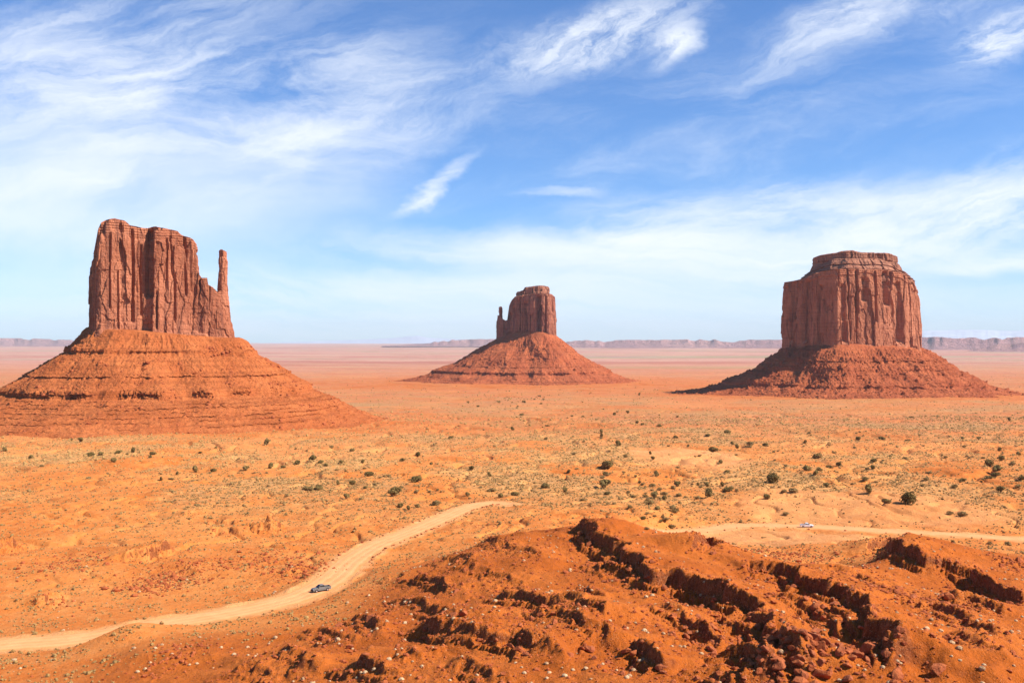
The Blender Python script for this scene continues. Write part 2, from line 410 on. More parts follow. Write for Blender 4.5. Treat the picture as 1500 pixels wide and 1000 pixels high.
# ledges: where a hard bed breaks off; the high side is the far side. (pixels), height, length of the back slope
_ledges = [
 ([(846,772),(880,800),(905,812),(928,842),(960,862),(1000,870),(1040,885),(1090,905),(1120,935),(1150,975),(1175,1015)], 3.3, 16),
 ([(1070,842),(1100,843),(1150,856),(1172,872),(1215,884),(1246,905),(1262,930),(1290,965),(1325,1010)], 3.6, 18),
 ([(1268,812),(1300,800),(1318,822),(1360,836),(1395,838),(1440,862),(1510,890)], 3.2, 14),
 ([(725,880),(761,890),(799,893),(837,902),(878,915),(900,925)], 2.0, 10),
 ([(585,928),(636,927),(677,931),(689,947),(731,947),(765,945),(800,962),(822,968)], 2.4, 12),
 ([(516,900),(535,907),(548,916),(560,938)], 1.8, 8),
 ([(704,799),(731,800),(757,809),(780,816),(830,822)], 1.3, 9),
 ([(605,846),(628,851),(658,864),(672,880)], 1.6, 8),
 ([(500,972),(533,978),(560,989),(595,990)], 1.8, 8),
 ([(1008,822),(1020,808),(1040,802),(1056,812)], 2.4, 8),
 ([(915,950),(940,958),(975,982)], 2.2, 7),
 ([(1060,960),(1100,975),(1130,1000)], 2.6, 8),
 ([(850,850),(880,868),(905,880)], 1.4, 8),
 ([(1240,850),(1270,862),(1300,868)], 1.2, 7),
 ([(1370,880),(1420,893),(1480,915)], 2.0, 9),
 ([(1000,925),(1040,940)], 1.4, 6),
 ([(575,965),(600,958),(640,968)], 1.0, 6),
 ([(560,878),(600,890),(640,908),(700,925)], 1.3, 8), ([(620,985),(680,975),(730,982),(770,995)], 1.6, 8), ([(775,900),(840,927),(880,945),(905,965)], 1.5, 7),
 ([(925,888),(975,903),(1030,930),(1065,962)], 1.7, 8), ([(1170,836),(1240,846),(1310,850)], 1.3, 10), ([(1125,888),(1165,902),(1205,925),(1240,965)], 1.8, 8),
 ([(1330,895),(1395,925),(1455,965)], 1.5, 8), ([(1370,960),(1440,978),(1500,1000)], 1.3, 7), ([(395,955),(430,966),(470,990)], 1.3, 7), ([(640,818),(690,836),(745,862),(790,872)], 1.2, 8),
 ([(330,978),(365,985),(400,1005)], 1.2, 6), ([(870,820),(890,838),(915,852)], 1.4, 6), ([(440,925),(480,932),(520,950)], 1.2, 7), ([(1080,1000),(1040,985),(1010,975)][::-1], 1.5, 6),
 ([(640,770),(700,768),(745,775)], .9, 8), ([(560,845),(590,850),(620,862)], 1.0, 6),
 ([(215,918),(240,915),(262,922)], 1.1, 7),
 ([(255,753),(306,752)], 1.4, 10), ([(296,761),(325,762),(352,767)], 1.5, 12), ([(296,778),(330,777),(364,781)], 1.4, 10), ([(380,770),(395,776),(420,774)], 2.5, 8),
 ([(180,824),(220,814),(262,803)], 3.0, 12), ([(-40,815),(0,806),(38,796)], 3.0, 12), ([(50,888),(95,876)], 1.8, 8),
 ([(1195,706),(1215,703),(1232,708)], 1.8, 9), ([(930,655),(990,650)], .6, 20),
 ([(380,775),(400,770)], 1.2, 7), ([(240,838),(275,832),(300,845)], .9, 8), ([(418,842),(446,838)], .9, 7),
]
def _poly_w(pts, f, dens=6):
    P = np.array([hit(a, b, f)[:2] for a, b in pts]); out = [P[0]]
    for a, b in zip(P[:-1], P[1:]):
        n = max(1, int(np.linalg.norm(b-a)/dens)); out += [a+(b-a)*(k+1)/n for k in range(n)]
    return np.array(out)
LED = [(_poly_w(p, smooth_z, 1e9), h, L) for p, h, L in _ledges]
def seg_dist(x, y, P):
    """distance to a polyline, side (+ = high side, left of the left-to-right line), and station"""
    best = np.full(x.shape, 1e9); side = np.zeros(x.shape); st = np.zeros(x.shape); s0 = 0; endw = np.zeros(x.shape)
    for a, b in zip(P[:-1], P[1:]):
        d = b-a; L = np.hypot(*d)+1e-9; d = d/L
        rx, ry = x-a[0], y-a[1]; tt = np.clip(rx*d[0]+ry*d[1], 0, L)
        dd = np.hypot(rx-tt*d[0], ry-tt*d[1]); cr = d[0]*ry-d[1]*rx
        m_ = dd < best
        best = np.where(m_, dd, best); side = np.where(m_, np.sign(cr), side); st = np.where(m_, s0+tt, st); s0 += L
    return best, side, st, s0
def ledge_field(x, y):
    """extra height, and closeness to broken rock"""
    z = np.zeros(x.shape); near = np.zeros(x.shape)
    idx = np.where((y < 640) & (np.abs(x) < .7*y+40))[0]
    if len(idx) == 0: return z, near
    X, Y = x[idx], y[idx]
    wx = X+2.6*n2(X/9, Y/9, 21)+1.3*n2(X/3.7, Y/3.7, 22)+.3*n2(X/1.3, Y/1.3, 23)
    wy = Y+2.6*n2(X/9, Y/9, 24)+1.3*n2(X/3.7, Y/3.7, 25)+.3*n2(X/1.3, Y/1.3, 26)
    zz = np.zeros(X.shape); nn = np.zeros(X.shape)
    for P, h, L in LED:
        lo, hi = P.min(0)-45, P.max(0)+45
        m_ = np.where((X > lo[0]) & (X < hi[0]) & (Y > lo[1]) & (Y < hi[1]))[0]
        if len(m_) == 0: continue
        d, s, st, tot = seg_dist(wx[m_], wy[m_], P)
        tap = sm(0, min(9, tot*.3), st)*sm(0, min(9, tot*.3), tot-st)
        hh = h*1.2*tap*(.92+.30*n2(st/11, st*0+h, 31))
        sd_ = d*s
        up = hh*np.exp(-np.maximum(sd_, 0)/L)*sm(-.9, .7, sd_)
        two = .38*hh*sm(-3.0, -2.5, sd_)*(1-sm(-.9, .7, sd_))                       # a lower bench under the break
        dn = -.30*hh*np.exp(-np.maximum(-sd_, 0)/5)*(1-sm(-.9, .7, sd_))
        zz[m_] += up+two+dn
        nn[m_] = np.maximum(nn[m_], tap*np.where(sd_ < .8, np.exp(-np.maximum(-sd_, 0)/5.5), np.exp(-sd_/1.5))*min(1, .4+h/4))
    z[idx] = zz; near[idx] = nn
    return z, near

# the dirt road, as two stretches seen on either side of the near hill
def catmull(P, n=10):
    P = [2*P[0]-P[1]]+list(P)+[2*P[-1]-P[-2]]; out = []
    for i in range(1, len(P)-2):
        for k in range(n):
            t_ = k/n; a, b, c_, d = P[i-1], P[i], P[i+1], P[i+2]
            out.append(.5*((2*b)+(-a+c_)*t_+(2*a-5*b+4*c_-d)*t_**2+(-a+3*b-3*c_+d)*t_**3))
    out.append(P[-2]); return np.array(out)
_r1 = [(-330,985),(-150,962),(0,946),(120,934),(230,915),(330,899),(410,882),(455,866),(490,845),(516,820),(550,799),(600,779),(645,760),(680,745),(706,738),(726,736.5),(748,739)]
_r2 = [(930,792),(985,782),(1040,774),(1090,769),(1180,771),(1300,778),(1400,784),(1500,790),(1700,800)]
ROADS = []
for pts, hw in ((_r1, 4.3), (_r2, 3.6)):
    P = []
    for a, b in pts:
        u, v = (a-750)/1500, (497-b)/1500
        ys = np.geomspace(560, 150, 1500); z = smooth_z(u*ys, ys); k = np.argmax(z < v*ys) if pts is _r2 else None
        if pts is _r2: k = int(np.argmin(np.abs(ys-(-72/v))))
        else: k = int(np.argmin(np.abs(z/ys-v)))
        P.append(np.array([u*ys[k], ys[k]]))
    C = catmull(P, 12); zc = smooth_z(C[:, 0], C[:, 1])
    for _ in range(30): zc[1:-1] = (zc[:-2]+2*zc[1:-1]+zc[2:])/4
    ROADS.append((C, zc, hw))
BUTTES = [((238-750)/1500*1190, 1190, 400, 10), ((772-750)/1500*3300, 3300, 620, 14), ((1246-750)/1500*2300, 2300, 480, 12)]
def H(x, y, soil=False):
    x = np.asarray(x, float); y = np.asarray(y, float)
    z = smooth_z(x, y)
    u = x/np.maximum(y, 1)
    fgw = (1-sm(300, 390, y))
    D_ = -z
    hill = sm(60.2, 55, D_)*(1-sm(270, 340, y))                      # how far up the near hill we stand
    # folds and swells
    z = z+(1.0*fbm(x/38, y/38, 3, 1))*(1-hill*.2)*(1-.6*sm(900, 1500, y))
    z = z+3.2*fbm(x/170, y/170, 3, 2)*sm(420, 900, y)
    z = z+7.0*fbm(x/900, y/1500, 3, 3)*sm(2500, 6000, y)
    z = z+34.0*np.maximum(fbm(x/7000, y/4200, 4, 4)-.12, 0)*sm(6500, 16000, y)
    # runnels and small benches of the near hill
    near = y < 640
    rough = np.zeros(x.shape); rub = np.zeros(x.shape)
    if near.any():
        i = np.where(near)[0]; X, Y, hl = x[i], y[i], hill[i]
        rg = ridged((X*.80+Y*.60)/15+.3*n2(X/20, Y/20, 8), (Y*.80-X*.60)/34, 4, 9)
        q = 1.0*fbm(X/22, Y/22, 3, 12)
        zz = hl*(1.3*(rg-.62))
        st = .95; qq = (q+6)/st*1.0; fr = qq-np.floor(qq); qt = (np.floor(qq)+sm(.72, .97, fr))*st-6
        pat = sm(.05, .35, n2(X/31, Y/31, 14))
        zz += (qt*pat+q*(1-pat))*(.35+.85*hl)
        zz += .15*fbm(X/3.2, Y/3.2, 3, 15)*(.35+.65*hl)
        lz, ln = ledge_field(X, Y)
        zz += lz
        patch = sm(.12, .45, fbm(X/26, Y/26, 3, 44))*(.25+.75*hl)
        rk_ = np.clip(ln+patch*.35, 0, 1)
        zz += rk_*(.55*np.maximum(ridged(X/2.3, Y/2.3, 3, 17)-.55, 0)*1.6+.30*n2(X/.8, Y/.8, 18))
        # gravel heaps between road and mesa on the left
        rub[i] = np.clip(rk_, 0, 1); z[i] += zz
    # faint mid-ground terraces
    mid = sm(300, 420, y)*(1-sm(1100, 1500, y))
    q2 = 2.6*fbm(x/95, y/95, 4, 19)
    qq = (q2+9)/1.3; fr = qq-np.floor(qq); qt = (np.floor(qq)+sm(.80, .97, fr))*1.3-9
    z = z+mid*(qt*.55+q2*.3)
    z = z+.75*fbm(x/9, y/9, 3, 20)*sm(220, 380, y)*(1-sm(2500, 4000, y))+.8*fbm(x/28, y/28, 3, 27)*sm(250, 420, y)
    # the aprons of the buttes
    for bx, by, br, bh in BUTTES:
        r = np.hypot(x-bx, y-by); z = z+bh*np.exp(-(r/br)**2*2.2)*1.0
    # shallow drainage lines
    cn = n2(x/70+.5*n2(x/55, y/55, 66), y/150, 64); cn2 = n2(x/26+.5*n2(x/20, y/20, 68), y/60, 67)
    z = z-(2.2*np.exp(-(cn/.06)**2)*sm(420, 600, y)+1.1*np.exp(-(cn2/.07)**2)*sm(230, 330, y))*(1-sm(1300, 2000, y))*(1-hill)
    z = z+3.0*np.exp(-((x+78)/7.5)**2-((y-208)/9)**2)
    # flatten beneath the road
    onroad = np.zeros(x.shape)
    for C, zc, hw in ROADS:
        i = np.where((y > C[:, 1].min()-16) & (y < C[:, 1].max()+16) & (x > C[:, 0].min()-16) & (x < C[:, 0].max()+16))[0]
        if len(i) == 0: continue
        X, Y = x[i], y[i]; best = np.full(X.shape, 1e9); zr = np.zeros(X.shape)
        for k in range(len(C)-1):
            a, b = C[k], C[k+1]; d = b-a; L = np.hypot(*d)+1e-9; d = d/L
            m_ = np.where((np.abs(X-a[0]) < 18+L) & (np.abs(Y-a[1]) < 18+L))[0]
            if len(m_) == 0: continue
            rx, ry = X[m_]-a[0], Y[m_]-a[1]; tt = np.clip(rx*d[0]+ry*d[1], 0, L)
            dd = np.hypot(rx-tt*d[0], ry-tt*d[1]); g = dd < best[m_]
            best[m_] = np.where(g, dd, best[m_]); zr[m_] = np.where(g, zc[k]+(zc[k+1]-zc[k])*tt/L, zr[m_])
        wgt = 1-sm(hw+1.2, hw+7, best)
        ber = .5*np.exp(-((best-hw-1.6)/.9)**2)*sm(-.2, .5, n2(X/6, Y/6, 33))
        z[i] = z[i]*(1-wgt)+zr*wgt+ber; onroad[i] = np.maximum(onroad[i], 1-sm(hw, hw+4, best+1.5*n2(X/5, Y/5, 34)))
    if not soil: return z
    # what lies on the ground
    pxx = u*1500+750
    g = sm(-.40, .22, fbm(x/60, y/110, 4, 41)+.35*fbm(x/14, y/20, 3, 42))
    band = sm(330, 520, y)*(1-.45*sm(1500, 3000, y))
    g = g*band*.95+.18*sm(0, .5, fbm(x/18, y/18, 3, 43))*(1-band)
    def ell(cx, cy, rx, ry, k=.35):
        d = np.hypot((x-cx)/rx, (y-cy)/ry)+k*fbm(x/rx*1.3, y/ry*1.3, 3, 45)
        return 1-sm(.75, 1.1, d)
    def ellp(px, py, rxp, dep):
        hx, hy, _ = hit(px, py, smooth_z, 150); return ell(hx, hy, rxp/1500*hy, dep)
    sand = np.maximum.reduce([ellp(1002, 668, 80, 120), ellp(1270, 742, 210, 55)*.8, ellp(1150, 790, 160, 26), ellp(640, 655, 60, 50)*.25])
    g = g*(1-sand)*(1-.75*sm(.12, .5, fbm(x/130, y/260, 3, 47)))
    westr = np.hypot(x-BUTTES[0][0], y-BUTTES[0][1]); g = g*sm(250, 300, westr)
    redz = np.maximum.reduce([ell(BUTTES[0][0]+120, BUTTES[0][1]+20, 470, 290, .25), ell(BUTTES[1][0]-120, BUTTES[1][1], 1150, 620, .3)*.8, ell(BUTTES[2][0], BUTTES[2][1]-30, 560, 400, .3)*.9])
    wash = sm(.62, .80, ridged(x/230+.5*n2(x/160, y/160, 51), y/420, 3, 52))*sm(450, 700, y)*(1-sm(4000, 7000, y))
    redp = np.clip(sm(.02, .34, fbm(x/210, y/330, 4, 53)), 0, 1)*sm(330, 600, y)*(1-sm(4000, 7000, y))
    g = g*(1-.85*redz)*(1-.7*wash)*(1-.6*redp)
    pale = np.clip(sand*.6+.9*onroad+.12*g+.25*wash*(1-redz), 0, 1)
    dark = np.clip(hill*1.05+.35*sm(.0, .5, fbm(x/45, y/45, 3, 46))*sm(300, 500, y)*(1-g)+.2*sm(63, 58, D_)*fgw, 0, 1)*(1-onroad)
    east = np.exp(-(np.hypot(x-BUTTES[1][0], (y-BUTTES[1][1])*.8)/700)**2)+np.exp(-(np.hypot(x-BUTTES[2][0], y-BUTTES[2][1])/420)**2)
    dark = np.clip(dark+.55*east*sm(1500, 1900, y), 0, 1); g = g*(1-.6*np.clip(east, 0, 1))
    dark = np.clip(dark+.30*redz+.42*redp*(1-wash), 0, 1)
    g = np.clip(g*(1-hill), 0, 1)*(1-onroad)
    return z, np.stack([g, pale, dark, np.clip(rub*(1-onroad), 0, 1)], -1), dict(hill=hill, rub=rub, g=g, road=onroad, sand=sand)

ys = np.concatenate([np.geomspace(18, 88, 24)[:-1], np.geomspace(88, 600, 560)[:-1], np.geomspace(600, 4200, 360)[:-1], np.geomspace(4200, 62000, 110)])
us = np.linspace(-.78, .78, 1420)
YY, UU = np.meshgrid(ys, us, indexing='ij'); XX = UU*(YY+6)
gz, gsoil, _ = H(XX.ravel(), YY.ravel(), True)
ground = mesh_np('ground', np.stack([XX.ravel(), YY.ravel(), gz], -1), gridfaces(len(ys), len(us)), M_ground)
attr(ground, 'soil', gsoil); tag(ground, kind='structure')
ground['label'] = 'red and orange desert ground with ledges and sandy flats'
GZ = gz.reshape(YY.shape)
def gz_at(x, y):
    """height of the ground mesh itself at a point"""
    x = np.atleast_1d(np.asarray(x, float)); y = np.atleast_1d(np.asarray(y, float))
    fi = np.clip(np.interp(y, ys, np.arange(len(ys))), 0, len(ys)-1.001); i = fi.astype(int); a = fi-i
    fj = np.clip((x/(y+6)-us[0])/(us[1]-us[0]), 0, len(us)-1.001); j = fj.astype(int); b = fj-j
    return (GZ[i, j]*(1-b)+GZ[i, j+1]*b)*(1-a)+(GZ[i+1, j]*(1-b)+GZ[i+1, j+1]*b)*a
def ghit(px, py, y0=100, y1=6000): return hit(px, py, lambda x, y: gz_at(x, y), y0, y1, 5000)

# road sheets
for ri, (C, zc, hw) in enumerate(ROADS):
    T = np.gradient(C, axis=0); T /= np.linalg.norm(T, axis=1)[:, None]; N = np.stack([-T[:, 1], T[:, 0]], 1)
    K = 9; rows = []
    for k in range(K):
        o_ = (k/(K-1)*2-1)*(hw+.2)*(np.interp(np.arange(len(C))/len(C), [0, .86, 1], [1, 1, .45]) if ri == 0 else np.ones(len(C))); ed = 1 if k in (0, K-1) else 0
        wob = .6*n2(np.arange(len(C))*.35, np.full(len(C), k*3.3), 50)*ed
        q = C+N*(o_+wob)[:, None]
        rows.append(np.stack([q[:, 0], q[:, 1], zc+.10-(.14 if ed else 0)+.03*math.cos(k/(K-1)*6.28)], 1))
    V = np.stack(rows, 1).reshape(-1, 3)
    ro = mesh_np('road', V, gridfaces(len(C), K)[:, ::-1], M_road); attr(ro, 'lane', np.tile(np.stack([np.arange(K)/(K-1), np.zeros(K), np.zeros(K), np.ones(K)], 1), (len(C), 1))); tag(ro, kind='structure')
    ro['label'] = ['pale dirt road climbing past the silver pickup', 'pale dirt road crossing the sand behind the near hill'][ri]
# ------------------------------------------------------------------ buttes
def P(px, Y): return np.array([(px-750)/1500*Y, Y])
def zpx(py, Y): return (497-py)/1500*Y
def outline(poly, n, rnd=3):
    """closed outline resampled to n points by arc length, with corners eased; points run anticlockwise"""
    q = np.array(poly, float)
    if sum(q[i][0]*q[(i+1) % len(q)][1]-q[(i+1) % len(q)][0]*q[i][1] for i in range(len(q))) < 0: q = q[::-1]
    for _ in range(rnd):
        nx = np.roll(q, -1, 0); q = np.stack([q*.78+nx*.22, q*.22+nx*.78], 1).reshape(-1, 2)
    q = np.roll(q, -int(np.argmax(q[:, 1])), 0)
    c = np.vstack([q, q[:1]]); L = np.concatenate([[0], np.cumsum(np.linalg.norm(np.diff(c, axis=0), axis=1))])
    s = np.linspace(0, L[-1], n, endpoint=False)
    return np.stack([np.interp(s, L, c[:, 0]), np.interp(s, L, c[:, 1])], 1)
def panels(s, z, seed=0):
    """rectangular jointed panels over a wall: closeness to the joint, value of the panel"""
    xi, zi = np.floor(s).astype(np.int64), np.floor(z).astype(np.int64)
    d1 = np.full(s.shape, 9.0); d2 = d1.copy(); idv = np.zeros(s.shape)
    for i in (-1, 0, 1):
        for k in (-1, 0, 1):
            a, c = xi+i, zi+k; h = _P[_P[(a+seed) & 4095]+(c & 4095)]
            d = np.maximum(np.abs(a+_P[h]/4096-s), np.abs(c+_P[(h+77) & 4095]/4096-z)); nearer = d < d1
            d2 = np.where(nearer, d1, np.minimum(d2, d)); idv = np.where(nearer, _P[(h+501) & 4095]/4096, idv); d1 = np.where(nearer, d, d1)
    return d2-d1, idv
def normals2(o):
    t_ = np.roll(o, -1, 0)-np.roll(o, 1, 0); t_ /= np.linalg.norm(t_, axis=1)[:, None]+1e-9
    return np.stack([t_[:, 1], -t_[:, 0]], 1)
def cliff(name, poly, zb, ztop, mat, parent, seed=0, n=700, m=240, prof=((0, 2.5), (.12, 1.2), (.14, 0), (.85, -1.5), (1, -3)), amp=1.0, fs=1.0, rnd=3, k=16, bed=1.0, capn=1.0, clefts=()):
    """a rock wall on a plan outline: joints, spalled slabs, bedding, and a rough top. prof: (height fraction, outward offset m)"""
    o = outline(poly, n, rnd); nr = normals2(o); cen = o.mean(0)
    t_ = np.linspace(0, 1, m)[:, None]
    zt = ztop(o[:, 0], o[:, 1])
    z = zb+t_*(zt[None]-zb)
    ox = np.broadcast_to(o[None, :, 0], z.shape); oy = np.broadcast_to(o[None, :, 1], z.shape)
    hf = np.array([p[0] for p in prof]); ho = np.array([p[1] for p in prof])
    off = np.interp(t_+.03*n2(ox/30, oy/30, seed), hf, ho)
    a = fs
    big = 5.5*fbm3(ox/(34*a), oy/(34*a), z/(150*a), 2, seed)
    col_ = 1.7*(1-2.2*np.abs(n3(ox/(15*a), oy/(15*a), z/(130*a), seed+2)))
    arc = np.concatenate([[0], np.cumsum(np.hypot(*np.diff(o, axis=0).T))])[None]+0*z
    aw = arc+.9*a*n2(arc/(14*a), z/(30*a), seed+40)+.5*a*n2(arc/(4*a), z/(5*a), seed+41); zw = z+1.6*a*n2(arc/(12*a), z/(30*a), seed+42)+a*n2(arc/(3*a), z/(5*a), seed+43)
    e1, c1_ = panels(aw/(21*a), zw/(66*a), seed); e2, c2_ = panels(aw/(9*a)+9, zw/(26*a)+3, seed+3); e3, c3_ = panels(aw/(3*a)+5, zw/(7*a), seed+6)
    slab = 8.0*(c1_-.5)+3.2*(c2_-.5)+1.1*(c3_-.5)-.7*(1-sm(0, .03, e1))-.3*(1-sm(0, .04, e2))
    cr = n3(ox/(13*a), oy/(13*a), z/(210*a), seed+7)+.12*n3(ox/(5*a), oy/(5*a), z/(14*a), seed+8)
    crack = -8.5*np.exp(-(cr/.075)**2)*sm(-.5, .1, n3(ox/(40*a), oy/(40*a), z/(46*a), seed+9))
    cr2 = n3(ox/(6*a), oy/(6*a), z/(90*a), seed+11); crack += -1.4*np.exp(-(cr2/.09)**2)*sm(-.4, .2, n3(ox/(20*a), oy/(20*a), z/(22*a), seed+12))
    msk = sm(-.35, .35, n3(ox/(30*a), oy/(30*a), z/(60*a), seed+50)); crack = crack*(.25+.75*msk); col_ = col_*msk
    fine = .6*fbm3(ox/(3*a), oy/(3*a), z/(4*a), 3, seed+14)
    bz = z/(3.1*a)+.4*n2(ox/25, oy/25, seed+5); bl = np.abs((bz-np.floor(bz))-.5)*2
    low = 1-sm(.10, .20, t_+0*z); hi = sm(.86, .96, t_+0*z)
    bedding = bed*(bl**3)*(-.9)*(low+hi*capn)*a-bed*.5*(low)*(1-np.abs(n3(ox/(3.2*a), oy/(3.2*a), z/(9*a), seed+15)))
    dsp = (big+col_*(1-.6*low)+slab*(1-.55*low)*(1-.3*hi)+crack*(1-.55*low)+fine)*amp+bedding+off
    pxo = ox/oy*1500+750; front = (nr[:, 1] < -.2)[None]
    for pc, wd, dp, pa, pb in clefts:
        za, zb_ = zpx(pb, oy.min()), zpx(pa, oy.min())
        dx_ = (pxo-pc)/1500*oy+.18*wd*n2(z/(9*a), z*0+pc, seed)
        dsp = dsp-dp*np.exp(-(dx_/wd)**4)*sm(za-4*a, za+3*a, z)*(1-sm(zb_, zb_+6*a, z))*front
    x = ox+nr[None, :, 0]*dsp; y = oy+nr[None, :, 1]*dsp
    # top: rings drawn in to the middle
    rx, ry = x[-1], y[-1]; tx, ty, tz = [x], [y], [z]
    for q in range(1, k+1):
        f = (1-q/k)**.9
        X = cen[0]+(rx-cen[0])*f; Y = cen[1]+(ry-cen[1])*f
        Z = ztop(X, Y)+(1.6*fbm3(X/(9*a), Y/(9*a), X*0, 3, seed+20)+1.2*n3(X/(3*a), Y/(3*a), X*0, seed+21))*min(1, q/2)*amp+.8*a*(1-f)
        tx.append(X[None]); ty.append(Y[None]); tz.append(Z[None])
    V = np.stack([np.vstack(tx), np.vstack(ty), np.vstack(tz)], -1)
    ob = mesh_np(name, V.reshape(-1, 3), gridfaces(V.shape[0], n, True), mat)
    bmod(ob); setp(ob, parent); return ob
def bmod(ob):
    me = ob.data
    me.polygons.foreach_set('use_smooth', np.zeros(len(me.polygons), bool))
def setp(ob, parent):
    """local coordinates about the parent's base"""
    if parent is None: return
    L = np.array(parent.location, np.float32); n = len(ob.data.vertices); a = np.empty(n*3, np.float32)
    ob.data.vertices.foreach_get('co', a); a = (a.reshape(-1, 3)-L).ravel(); ob.data.vertices.foreach_set('co', a); ob.data.update()
    ob.parent = parent
TAL = {}
def talus(name, poly, prof, mat, parent, seed=0, n=1000, m=300, kdir=None, ledges=(), rough=1.0, tilt=0.0, cutr=0.0):
    """scree slope below a cliff. prof: (distance out from the cliff, z); ledges: (z, step out, strength) of hard bands"""
    o = outline(poly, n, 4); nr = normals2(o); cen = o.mean(0)
    dv = o-cen; r0 = np.hypot(dv[:, 0], dv[:, 1]); th = np.arctan2(dv[:, 1], dv[:, 0]); dirs = dv/r0[:, None]
    rm = r0.mean()
    pr = np.array(prof, float)
    L = np.concatenate([[0], np.cumsum(np.hypot(np.diff(pr[:, 0]), np.diff(pr[:, 1])))]); s = np.linspace(0, L[-1], m)
    D = np.interp(s, L, pr[:, 0])[:, None]; Z = np.interp(s, L, pr[:, 1])[:, None]
    kd = kdir(th) if kdir else np.ones(n)
    kd = kd*(1+.13*n2(np.cos(th)*2.2, np.sin(th)*2.2, seed+11)+.05*n2(np.cos(th)*7, np.sin(th)*7, seed+12)+.012*n2(np.cos(th)*19, np.sin(th)*19, seed+14))
    rr = D*kd[None]
    mixr = np.clip(rr/(rm*2.2), 0, 1)
    base = (r0[None]*(1-mixr)+rm*mixr)
    Rr = base+rr
    X = cen[0]+dirs[None, :, 0]*Rr; Y = cen[1]+dirs[None, :, 1]*Rr; Z = np.broadcast_to(Z, X.shape).copy()
    a = rm/100
    frac = sm(0, L[-1]*.12, s)[:, None]
    Z = Z-tilt*dirs[None, :, 0]*r0[None]/rm*np.exp(-np.maximum(rr, 0)/(.35*rm))
    Z = Z-cutr*sm(1.3*rm, 2.3*rm, rr)*sm(-.3, .7, dirs[None, :, 0])
    gul = ridged(th[None]*rm/(16*a)*.5+.2*n2(X/(40*a), Y/(40*a), seed)+0*X, Rr/(130*a), 3, seed+1)
    wob = 7*a*n2(X/(70*a), Y/(70*a), seed+9)*frac*rough+6.5*a*(gul-.6)*frac*rough+2.2*a*fbm(X/(22*a), Y/(22*a), 3, seed+13)*frac*rough
    for zl, out_, st, dep in ledges:
        zz = zl+.8*a*n2(X/(60*a), Y/(60*a), seed+4)+.4*a*n2(X/(11*a), Y/(11*a), seed+5)
        pres = sm(-.15, .35, n2(X/(38*a), Y/(38*a), seed+6+int(zl))+.5*n2(X/(12*a), Y/(12*a), seed+16+int(zl))+st*.45-(.8*dirs[None, :, 0] if out_ > 3.1 else 0))
        joint = 1-np.exp(-((n2(X/(5*a), Y/(5*a), seed+7))/.12)**2)
        Rr = Rr+out_*pres*np.clip(np.tanh((Z-zz)/(.25*a)), -1, 1)*np.exp(-np.abs(Z-zz)/dep)*((-1.2+2.2*joint) if out_ > 3.1 else (.5+.5*joint))
    X = cen[0]+dirs[None, :, 0]*(Rr+wob); Y = cen[1]+dirs[None, :, 1]*(Rr+wob)
    blk, blk2, bid = worley3(X/(5.5*a), Y/(5.5*a), Z/(5.5*a), seed+2)
    Z = Z+frac*rough*a*(1.6*fbm(X/(13*a), Y/(13*a), 4, seed+3)+2.0*np.maximum(bid-.80, 0)/.2*sm(.62, .2, blk)+.8*n2(X/(2.4*a), Y/(2.4*a), seed+8))
    V = np.stack([X, Y, Z], -1)
    ob = mesh_np(name, V.reshape(-1, 3), gridfaces(m, n, True)[:, ::-1], mat, True); setp(ob, parent)
    TAL[parent.name] = V
    return ob

def prof_top(pts, Y):
    """top height of a wall from its skyline: pairs of photo pixels (px, py)"""
    a = np.array(pts, float)
    def f(x, y): 
        px = x/y*1500+750; return (497-np.interp(px, a[:, 0], a[:, 1]))/1500*Y
    return f

# --- the mitten on the left
bm1 = empty('butte', (*P(238, 1190), -95)); tag(bm1, 'tall red butte on the left with a free-standing thumb spire at its right', 'butte')
main = [P(134,1205),P(133.5,1128),P(140,1108),P(150,1106),P(196,1126),P(214,1140),P(226,1128),P(262,1148),P(284,1160),P(289,1175),P(290,1210),P(270,1240),P(160,1245)]
shoul = [P(262,1160),P(300,1158),P(332,1166),P(342,1182),P(340,1210),P(300,1222),P(262,1210)]
cliff('cliff', main, -22, prof_top([(120,362),(137,361),(140,357),(142,340),(147,332),(156,327),(168,324.5),(184,327),(191,333),(214,335),(222,333),(245,335),(260,337),(266,343),(283,346),(288,352),(300,356)], 1145), M_cliff, bm1, 3, 1000, 300,
      ((0,9),(.12,6),(.20,3.2),(.215,1.0),(.40,.8),(.55,0),(.80,-.5),(.90,-1.0),(.91,-2.0),(.97,-2.2),(1,-3.2)), amp=.62, fs=.95, rnd=1,
      clefts=[(161,1.1,4,345,450),(173,1.0,3,400,480),(194,1.6,6,338,470),(219,4.2,6.5,336,432),(229,1.4,4,430,480),(207,1.2,5,360,460),(246,1.0,3.5,350,420),(272,1.3,5,347,430),(280,1.1,4,350,425),(257,1.2,4,400,470)])
cliff('shoulder', shoul, -26, prof_top([(255,380),(290,400),(293,408),(303,408),(305,418),(312,422),(318,428),(330,425),(334,432),(338,455),(342,470)], 1175), M_cliff, bm1, 9, 620, 200,
      ((0,8),(.25,5),(.33,3),(.35,1.0),(.7,0),(1,-3.0)), amp=.55, fs=.7, rnd=2)
sp_ = [P(319,1174),P(325,1170),P(331.5,1174),P(332,1182),P(326,1186),P(320,1184)]
cliff('spire', sp_, -20, prof_top([(300,367),(320,366),(324,364),(328,366),(340,370)], 1164), M_cliff, bm1, 15, 160, 220,
      ((0,8),(.3,5),(.50,2.6),(.58,.9),(.68,.4),(.80,.1),(.9,.4),(.93,-.6),(1,-.6)), amp=.30, fs=.35, rnd=2, k=6, bed=.7)
tp = [P(128,1170),P(140,1100),P(232,1112),P(300,1136),P(340,1150),P(352,1180),P(335,1230),P(240,1250),P(150,1250)]
